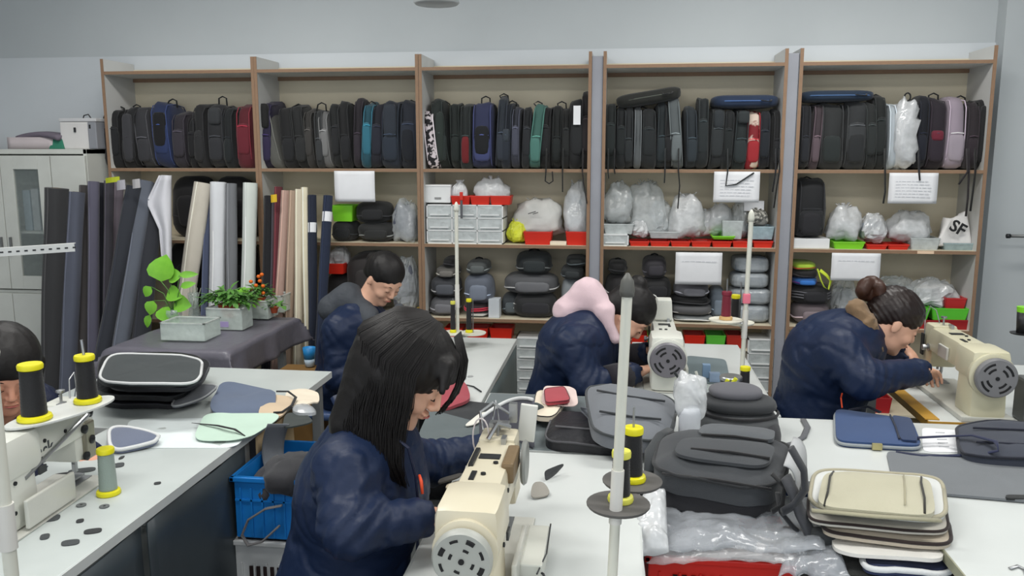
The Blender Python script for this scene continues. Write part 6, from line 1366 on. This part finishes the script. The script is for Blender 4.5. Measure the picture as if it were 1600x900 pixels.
# ---- grey table things
slab('black_sheet', 'black cut sheet on the grey table behind the front woman', 'sheet', [(660, 652), (752, 668), (808, 636), (718, 626)], TZ+.004, .004, fab((38, 42, 46)), 6, .1, .004, 2)
slab('grey_sheet', 'grey green cut sheet under the far arm of the front woman', 'sheet', [(650, 690), (745, 700), (760, 664), (672, 640)], TZ+.010, .004, fab((88, 98, 100)), 6, .1, .004, 3)
slab('white_offcut', 'jagged white offcut between the black sheet and the curled panel', 'offcut', [(722, 668), (745, 664), (770, 644), (752, 646)], TZ+.016, .004, fab((224, 222, 212)), 3, .2, .004, 4)
for (nm, lb, us, c) in (('curled_panel', 'mauve grey curled panel with white edge standing on the grey table', (760, 832), (102, 102, 112)),):
    def cf(a, b): u = 752+80*a; v = (690+10*a)*(1-b)+(652-30*math.sin(a*PI*.62))*b; p = PZ(u, 700, TZ+.01); q = PY(u, v, p.y+.10*math.sin(a*3)); return q
    t = thing(nm, lb, 'panel', PZ(800, 700, TZ+.01)); MB().sheet(cf, 16, 8, .008).build('panel', fab(c), t, smooth=True, world=True); MB().tube([cf(i/16, 1) for i in range(17)], .006, 6).build('white_edge', WP, t, smooth=True, world=True)
tag(MB().sheet(lambda a, b: PY(800+42*a+8*b, 700-12*a-62*b*(.55+.45*math.sin(a*2.4)), 2.75+.1*a), 10, 8, .008).build('dark_flap', fab((70, 80, 82)), smooth=True), 'dark grey green flap standing right of the curled panel', 'flap')
# ---- papers and wallet
slab('paper_pile', 'cream card pieces piled at the left end of the black bag', 'papers', [(832, 656), (868, 660), (890, 620), (838, 612)], TZ+.03, .022, mat('cream_card', (226, 218, 198), .7), 4, .15, .008, 4, pipe=BLACKF, piper=.002)
slab('paper_sheet', 'pinkish white printed paper under the red wallet', 'paper', [(845, 634), (905, 634), (898, 604), (850, 602)], TZ+.056, .004, mat('pink_paper', (226, 206, 200), .7), 5, .1, .006, 5)
slab('red_wallet', 'dusky red wallet lying on the papers', 'wallet', [(852, 634), (892, 630), (882, 608), (850, 612)], TZ+.064, .016, fab((166, 62, 72)), 6, .3, .002, 6, pipe=fab((120, 40, 50)), piper=.002)
def bagextra(zips=2, c=(90, 92, 96), side=None):
    def f(t, C, h):
        for q in range(zips): b_ = .25+.4*q; MB().tube([pt(C, .12, b_, h*.99), pt(C, .5, b_-.03, h*1.01), pt(C, .88, b_, h*.99)], .004, 6).build('zipper', fab(c), t, smooth=True, world=True)
    return f
slab('black_bag', 'flat black bag under the papers left of the grey bag', 'bag', [(846, 704), (985, 712), (968, 662), (868, 652)], TZ+.002, .055, fab((44, 44, 48), 'nylon', .45), 4.5, .45, .006, 5, pipe=fab((80, 80, 84)), extra=bagextra(1, (90, 90, 94)))
slab('grey_bag', 'mid grey flat backpack resting on the black bag behind the pole', 'bag', [(925, 700), (1042, 712), (1062, 640), (912, 612)], [TZ+.05, TZ+.03, TZ+.07, TZ+.08], .075, fab((108, 112, 118)), 4.2, .45, .008, 7, pipe=fab((70, 74, 78)), extra=bagextra(2, (60, 64, 68)), piper=.005)
t = slab('back_piece', 'lighter grey back panel slid half off the grey backpack', 'bag panel', [(905, 640), (980, 668), (960, 700), (915, 650)], [TZ+.10, TZ+.06, TZ+.03, TZ+.08], .02, fab((120, 124, 132)), 4, .3, .004, 8, pipe=fab((80, 84, 90)))
# table of the middle machine
slab('grey_mat', 'grey green work mat on the table right of the middle machine', 'mat', [(1070, 600), (1142, 600), (1134, 562), (1072, 556)], TZ+.0008, .003, fab((104, 118, 122)), 9, .05, 0, 3)
for i, (u, v, w, h, c) in enumerate(((1103, 590, 12, 18, (130, 158, 188)), (1116, 596, 16, 12, (140, 160, 186)))):
    p = PZ(u, v, TZ+.004); s = mpp(p); tag(MB().box((p.x, p.y, p.z+h*s*.6), (w*s, .03, h*s*1.2)).build('blue_box', plas(c), bev=.002), 'small light blue box on the grey mat, %s' % ['taller one', 'wider one'][i], 'box')
def tumbler(label, u, vb, r, h, m, fill=None):
    p = PZ(u, vb, TZ+.001); t = thing('cup', label, 'cup', p); MB().lathe([(r*.8, 0), (r, h), (r*.94, h), (r*.76, .004), (0, .004)], 20).build('cup_body', m, t, smooth='auto'); return t, p
t, p = tumbler('clear cup full of tools right of the white roll', 1110, 646, .034, .1, TUB)
for i, (dx, L_, a, c, nm) in enumerate(((.0, .15, .6, (214, 216, 52), 'yellow marker'), (.012, .13, .35, (214, 216, 52), 'short yellow marker'), (-.014, .14, -.5, (60, 74, 70), 'dark green scissors'), (-.02, .17, -.75, (40, 44, 46), 'black pen'), (-.005, .15, -.35, (206, 208, 200), 'white ruler'))):
    tag(MB().tube([(p.x+dx-.3*L_*math.sin(a)*0, p.y, TZ+.008), (p.x+dx+L_*math.sin(a), p.y+.01*i-.02, TZ+.01+L_*math.cos(a*.8))], .0075 if i < 2 else .005, 8).build('pen', plas(c), smooth='auto'), nm+' leaning in the clear cup', 'pen')
p = PZ(1140, 640, TZ); spool(p.x, p.y, TZ+.001, 'fat navy thread cone with silver top beside the clear cup', (34, 36, 54), h=.13, r=.04, ends=(DARKM, STEEL), r2=.036)
p = PZ(1158, 628, TZ); spool(p.x+.01, p.y, TZ+.001, 'thin black spool with yellow top behind the navy cone', h=.14, r=.02)
t = thing('white_roll', 'white crumpled plastic roll standing behind the charcoal backpack', 'roll', PZ(1076, 700, TZ)); 
MB().lathe([(.03, 0), (.034, .02), (.036, .12), (.032, .14)], 18).build('core_cup', plas((206, 210, 216)), t, smooth=True)
MB().soft((0, .02, .17), (.11, .1, .15), 2.5, 14, .2, 30, 6).build('crumpled_film', CLEARW, t, smooth=True)
# round dark grey bag: three stacked rounded shells
p = PZ(1158, 690, TZ+.004); s = mpp(p); t = thing('round_bag', 'round dark grey domed bag with lighter rim right of the white roll', 'bag', (p.x, p.y+.1, TZ+.002))
MB().soft((0, 0, .045), (.27, .22, .09), 2.6, 14, .03, 9, 1).build('lower_shell', fab((84, 86, 88)), t, smooth=True); MB().soft((0, .005, .105), (.25, .2, .055), 2.6, 14, .03, 9, 2).build('middle_shell', fab((58, 60, 64)), t, smooth=True); MB().soft((-.01, .01, .142), (.18, .15, .05), 2.4, 14, .03, 9, 3).build('dome', fab((92, 92, 98)), t, smooth=True)
MB().tube([(.133*math.cos(a), .108*math.sin(a), .078) for a in [2*PI*k/28 for k in range(29)]], .005, 6).build('zipper', fab((34, 34, 38)), t, smooth=True)
def ribbon(name, label, px, z, r=.012, c=(34, 35, 38), flat=.3, group=None, cat='strap'):
    pts = [PZ(u, v, zz_ if hasattr(z, '__len__') else z) for (u, v), zz_ in zip(px, z if hasattr(z, '__len__') else [z]*len(px))]
    return tag(MB().tube(pts, r, 7, flat).build(name, fab(c), smooth=True), label, cat, group)
ribbon('black_strap', 'black strap arc right of the round bag on the white table', [(1255, 655), (1262, 668), (1256, 682), (1240, 692), (1222, 696)], TZ+.006, .011, (92, 94, 98))
slab('strap_bundle', 'black padded strap bundle between the round bag and the backpack', 'strap', [(1196, 700), (1222, 698), (1218, 672), (1196, 664)], TZ+.004, .05, fab((50, 52, 56)), 2.6, .6, .01, 4)
# charcoal backpack
C4 = [PZ(1014, 768, TZ+.03), PZ(1214, 798, TZ+.03), PZ(1240, 716, TZ+.04), PZ(1034, 700, TZ+.04)]; c = sum(C4, Vector())/4
t = thing('charcoal_backpack', 'large charcoal backpack lying on the plastic bags in front of the round bag', 'backpack', (c.x, c.y, TZ+.02)); CB = fab((66, 70, 74), 'fabric', .7)
mb = MB(); rim = pad(mb, C4, .092, 4.2, .42, rings=10, seg=56, amp=.008, seed=3); mb.build('body', CB, t, smooth='auto', world=True)
MB().tube(rim+[rim[0]], .006, 6).build('piping', fab((40, 42, 46)), t, smooth=True, world=True)
mb = MB(); pad(mb, [pt(C4, .03, .03, -.045), pt(C4, .97, .03, -.045), pt(C4, 1, .98, -.04), pt(C4, .02, .98, -.04)], .06, 4.2, .2, rings=6, amp=.008, seed=4); mb.build('back_half', fab((46, 46, 50)), t, smooth='auto', world=True)
mb = MB(); pad(mb, [pt(C4, .30, .62, .092), pt(C4, .88, .62, .092), pt(C4, .86, .97, .082), pt(C4, .32, .97, .082)], .022, 5, .5, amp=.003, seed=6); mb.build('top_pocket', fab((82, 86, 90)), t, smooth='auto', world=True)
mb = MB(); pad(mb, [pt(C4, .16, .12, .088), pt(C4, .90, .12, .086), pt(C4, .92, .56, .094), pt(C4, .20, .56, .094)], .018, 4, .5, amp=.003, seed=7); mb.build('front_pocket', fab((72, 76, 80)), t, smooth='auto', world=True)
for (a0, a1, b0, w_) in ((.34, .84, .60, .11), (.3, .9, .24, .112), (.1, .95, .02, .06)): MB().tube([pt(C4, a0, b0, w_-.006), pt(C4, (a0+a1)/2, b0-.02, w_), pt(C4, a1, b0, w_-.008)], .0045, 6).build('zipper', fab((30, 30, 34)), t, smooth=True, world=True)
MB().tube([pt(C4, -.02, .2, .03), pt(C4, -.05, .5, .05), pt(C4, .0, .85, .06), pt(C4, .06, 1.0, .06)], .016, 8, .5).build('side_strap', fab((58, 62, 66)), t, smooth=True, world=True)
MB().sheet(lambda a, b: pt(C4, 1.0+.10*b+.03*math.sin(b*3), .25+.6*a, .085-.09*b*b), 8, 8, .004).build('pale_lining', fab((176, 178, 180)), t, smooth=True, world=True)
# straps hanging on its right side
ST = 'black straps hanging beside the charcoal backpack'
for i, (px, r, c) in enumerate((([(1236, 700), (1256, 735), (1258, 765), (1240, 790), (1222, 800)], .022, (54, 57, 62)), ([(1228, 745), (1240, 770), (1250, 800), (1262, 825), (1270, 845)], .028, (66, 69, 74)), ([(1215, 770), (1220, 800), (1238, 822), (1268, 850)], .016, (40, 42, 46)), ([(1206, 740), (1226, 760), (1222, 790), (1206, 800)], .012, (28, 29, 32)))):
    pts = [PY(u, v, 2.12-.01*k) for k, (u, v) in enumerate(px)]; tag(MB().tube(pts, r, 9, .4).build('padded_strap', fab(c), smooth=True), ['grey padded strap looping out of the backpack lining', 'broad padded strap hanging to the plastic bag', 'narrow black strap hanging lowest', 'thin black webbing by the pale lining'][i], 'strap', ST)
tag(MB().soft(tuple(PY(1283, 842, 2.08)), (.07, .05, .06), 3, 10, .08, 12, 3).build('strap_end', fab((56, 60, 62)), smooth=True), 'dark strap end tab above the clear plastic', 'strap', ST)
MBk = MB().tube([PY(1278, 852, 2.04), PY(1275, 862, 2.04), PY(1280, 868, 2.04), PY(1285, 860, 2.04)], .0022, 6); tag(MBk.build('metal_hook', STEEL, smooth=True), 'small metal hook on the strap end', 'hook')
# red basket, support, plastic sheets
bx = PY(1128, 874, 2.08); 
crate('grey crate supporting the red basket', bx.x, 2.22, 0, .38, .3, .40, (120, 122, 124))
tcr = crate('red basket under the clear plastic bags in front', bx.x, 2.22, .41, .37, .27, bx.z-.41, (214, 40, 30))
zc = bx.z
FILM2 = film('basket_film', (222, 222, 224), .3)
def crumple(name, label, C4, h, m, amp=.03, seed=1, e=3, group='clear plastic bags spilling from the red basket', puff=.6, nu=34):
    C4 = [Vector(c) for c in C4]
    def fn(a, b):
        p = pt(C4, a, b); k = (4*a*(1-a))**.4*(4*b*(1-b))**.4; A = np.array([[p.x, p.y, seed]])
        n = vnoise(A, 9, seed)[0]; n2 = abs(vnoise(A, 26, seed+2)[0]-.5)*2; n3 = abs(vnoise(A, 60, seed+4)[0]-.5)
        return p+Vector((0, 0, h*k+amp*(n-.5)*1.4+amp*.8*n2+amp*.35*n3))
    return tag(MB().sheet(fn, nu, nu, .0015).build(name, m, smooth=True), label, 'plastic bag', group)
crumple('plastic_bag', 'clear plastic bag with grey goods under the charcoal backpack', [PY(1000, 868, 2.02), PY(1290, 862, 2.02), PY(1270, 790, 2.36), PY(1000, 775, 2.36)], .03, film('grey_film', (186, 190, 196), .42), .022, 3)
crumple('plastic_bag', 'pale clear plastic sheet folded over the red basket rim', [PY(1010, 880, 2.01), PY(1262, 884, 2.01), PY(1300, 838, 2.14), PY(1060, 830, 2.14)], .025, FILM2, .016, 6)
crumple('plastic_bag', 'white crinkled plastic bag at the left end of the red basket', [PY(985, 880, 2.0), PY(1045, 868, 2.0), PY(1040, 775, 2.2), PY(1002, 775, 2.2)], .05, CLEARW, .035, 9)
crumple('plastic_bag', 'grey crinkled plastic bag at the right end of the red basket', [PY(1215, 905, 1.98), PY(1330, 905, 1.98), PY(1300, 850, 2.1), PY(1230, 856, 2.1)], .03, film('grey_film', (186, 190, 196), .42), .022, 12)
for i, (u, v, w, h, d, c, l) in enumerate(((1090, 835, 130, 50, .2, (112, 112, 118), 'grey folded goods inside the clear bag over the red basket'), (1050, 868, 60, 30, .1, (150, 128, 112), 'brown fabric piece in the red basket'), (1150, 868, 130, 34, .14, (206, 192, 184), 'pinkish white goods heaped in the red basket'), (1225, 852, 90, 30, .14, (196, 178, 158), 'beige panel edge beneath the straps'), (1062, 858, 14, 32, .05, (56, 64, 84), 'dark blue grey strip in the red basket'))):
    p = PY(u, v, 2.16+.0*i); s = mpp(p); tag(MB().soft((p.x, p.y+d/2-.02, p.z-.01), (w*s, d, h*s), 4, 10, .08, 12, i).build('basket_goods', fab(c), smooth=True), l, 'goods', 'goods in the red basket')
# ---- beige bag panels on the right
BG = 'layered beige bag panels'
supp = PZ(1390, 880, .60); tag(MB().box((.70, 1.98, .33), (.30, .62, .66)).build('carton', mat('white_card', (200, 202, 202), .7), bev=.004), 'white carton holding up the bag panels beside the near right table', 'box')
def lay(px, z, h, c, label, pipe=None, seed=1, e=5, amp=.006, name='bag_piece', puff=.3, piper=.004): return slab(name, label, 'bag panel', px, z, h, c if not isinstance(c, tuple) else fab(c), e, puff, amp, seed, pipe=pipe, group=BG, piper=piper)
lay([(1300, 905), (1500, 915), (1470, 848), (1310, 842)], .672, .012, (34, 38, 34), 'black panel at the bottom of the layered panels', seed=1)
lay([(1345, 900), (1495, 905), (1470, 862), (1350, 856)], .692, .022, (34, 48, 90), 'navy blue padded panel with white edge at the bottom', pipe=WP, seed=2, piper=.008, e=4)
lay([(1302, 866), (1478, 884), (1462, 840), (1296, 826)], .728, .014, (222, 220, 214), 'white lining panel above the navy panel', seed=3)
lay([(1284, 842), (1488, 862), (1480, 818), (1282, 800)], .750, .020, (196, 184, 166), 'tan padded panel in the middle of the layered panels', pipe=fab((48, 34, 32)), seed=4, piper=.005)
lay([(1262, 822), (1484, 838), (1476, 792), (1262, 776)], .778, .014, (200, 196, 186), 'cream panel under the top beige panel', pipe=fab((48, 34, 32)), seed=5, piper=.004)
t = lay([(1262, 800), (1480, 822), (1472, 752), (1272, 738)], .800, .018, (208, 210, 208), 'white padded top panel carrying the beige pocket', seed=6, pipe=fab((168, 162, 140)), piper=.006, amp=.003)
C4 = q4([(1274, 799), (1464, 814), (1452, 751), (1288, 741)], .822)
t = thing('beige_pocket', 'beige front pocket with two dark seams on the white panel', 'bag panel', sum(C4, Vector())/4, group=BG)
mb = MB(); pad(mb, C4, .026, 5.5, .55, rings=9, amp=.003, seed=4); mb.build('body', mat('beige_canvas', (184, 180, 156), .85, 'fabric', c2=(190, 186, 164), bump=.4), t, smooth='auto', world=True)
for a in (.07, .90): MB().tube([pt(C4, a, .04, .012), pt(C4, a+.01, .3, .025), pt(C4, a, .7, .025), pt(C4, a+.02, .96, .013)], .003, 5).build('dark_seam', fab((58, 56, 50)), t, smooth=True, world=True)
MB().tube([pt(C4, .74, .1, .0245), pt(C4, .75, .5, .0265), pt(C4, .75, .9, .024)], .0018, 5).build('fold_seam', fab((170, 164, 138)), t, smooth=True, world=True)
MB().tube([pt(C4, -.03, -.02, .004), pt(C4, .5, -.04, .004), pt(C4, 1.03, -.02, .004)], .009, 7, .5).build('hem', fab((156, 152, 128)), t, smooth=True, world=True)
# ---- blue case, papers and dark blue bag at the right
C4 = q4([(1306, 698), (1440, 706), (1424, 664), (1304, 646)], TZ+.002); t = thing('blue_case', 'navy blue flat zip case in front of the woman with the bun', 'case', sum(C4, Vector())/4); BC = fab((46, 72, 116), 'fabric', .7)
mb = MB(); rim = pad(mb, C4, .028, 8, .25, rings=8, seg=48, seed=2); mb.build('body', BC, t, smooth='auto', world=True); MB().tube([r+Vector((0, 0, -.012)) for r in rim]+[rim[0]+Vector((0, 0, -.012))], .006, 6).build('zipper', fab((150, 156, 160)), t, smooth=True, world=True)
mb = MB(); pad(mb, [pt(C4, .76, .06, .026), pt(C4, .96, .06, .026), pt(C4, .98, .94, .026), pt(C4, .74, .94, .026)], .008, 8, .3, rings=5); mb.build('flap_pocket', fab((40, 64, 106)), t, smooth='auto', world=True)
MB().tube([pt(C4, .745, .1, .03), pt(C4, .74, .5, .034), pt(C4, .72, .95, .03)], .003, 5).build('seam', fab((24, 34, 60)), t, world=True)
mb = MB(); mb.box(tuple(pt(C4, .48, -.03, .012)), (.03, .01, .02)); mb.build('zip_pull', mat('brass', (190, 180, 130), .4, metal=.5), t, world=True)
MB().tube([pt(C4, .1, 1.05, .02), pt(C4, .08, 1.12, .05), pt(C4, .09, 1.1, .07)], .003, 6).build('orange_pull', mat('orange_pull', (232, 84, 48), .5), t, world=True)
MB().tube([pt(C4, .2, 1.02, .02), pt(C4, .45, 1.15, .03), pt(C4, .6, 1.05, .025)], .009, 7, .4).build('carry_handle', fab((26, 32, 52)), t, smooth=True, world=True)
slab('white_paper', 'white printed paper right of the blue case', 'paper', [(1442, 706), (1530, 708), (1508, 674), (1440, 668)], TZ+.001, .0015, PAPER, 9, .05, .001, 2, extra=lambda t, C, h: [MB().tube([pt(C, .3, .2+.15*k, .0022), pt(C, .5, .22+.15*k, .0022)], .0012, 4).build('print_line', mat('faint_ink2', (170, 172, 176), .7), t, world=True) for k in range(5)])
slab('dark_bag', 'dark blue grey bag with looped navy strap at the right frame edge', 'bag', [(1500, 728), (1720, 738), (1700, 676), (1490, 672)], TZ+.004, .05, fab((62, 68, 84)), 4.5, .4, .008, 6, pipe=fab((34, 38, 52)), extra=bagextra(2, (40, 44, 60)), piper=.005)
ribbon('navy_strap', 'navy webbing strap running left from the dark blue bag', [(1430, 684), (1470, 682), (1520, 680), (1556, 690), (1560, 704), (1530, 710), (1480, 712), (1440, 712), (1400, 706)], [TZ+.03, TZ+.03, TZ+.06, TZ+.07, TZ+.06, TZ+.02, TZ+.012, TZ+.01, TZ+.008], .009, (34, 42, 78))
slab('grey_length', 'long grey flat panel below the dark blue bag', 'panel', [(1398, 768), (1720, 796), (1720, 736), (1384, 706)], TZ+.003, .008, fab((112, 116, 120)), 14, .1, .005, 7)
slab('dark_strip', 'narrow dark trim strip below the grey panel end', 'trim', [(1570, 782), (1640, 784), (1640, 778), (1572, 776)], TZ+.0065, .008, fab((40, 42, 44)), 5, .1)
tag(MB().tube([PZ(1578, 888, TZ+.004), PZ(1590, 884, TZ+.004), PZ(1602, 890, TZ+.004), PZ(1606, 902, TZ+.004)], .005, 6, .5).build('metal_hook', STEEL, smooth=True), 'grey metal hook piece on the near right table', 'hook')
slab('felt_piece', 'dark felt offcut with pale edge right of the front machine', 'offcut', [(852, 752), (868, 742), (884, 724), (850, 736)], [TZ+.002, TZ+.002, TZ+.03, TZ+.03], .004, fab((70, 72, 74)), 4, .2, .003, 2)
slab('felt_piece', 'small grey offcut tucked under the front machine arm', 'offcut', [(828, 782), (862, 776), (850, 754), (832, 756)], [TZ+.002, TZ+.002, TZ+.02, TZ+.03], .004, fab((150, 146, 138)), 3, .2, .003, 5)
for i, (u, v, w_, c) in enumerate(((715, 760, 40, (200, 188, 160)), (735, 742, 30, (46, 44, 44)), (700, 752, 34, (70, 66, 60)))):
    slab('strap_piece', ['tan strap piece in the lap gap of the front woman', 'black strap piece beside the tan one', 'dark brown strap piece below the tan one'][i], 'strap', [(u-w_/2, v+6), (u+w_/2, v-4), (u+w_/2+6, v-12), (u-w_/2+4, v-2)], TZ+.004+.006*i, .006, fab(c), 4, .2, group='strap pieces on the table edge')
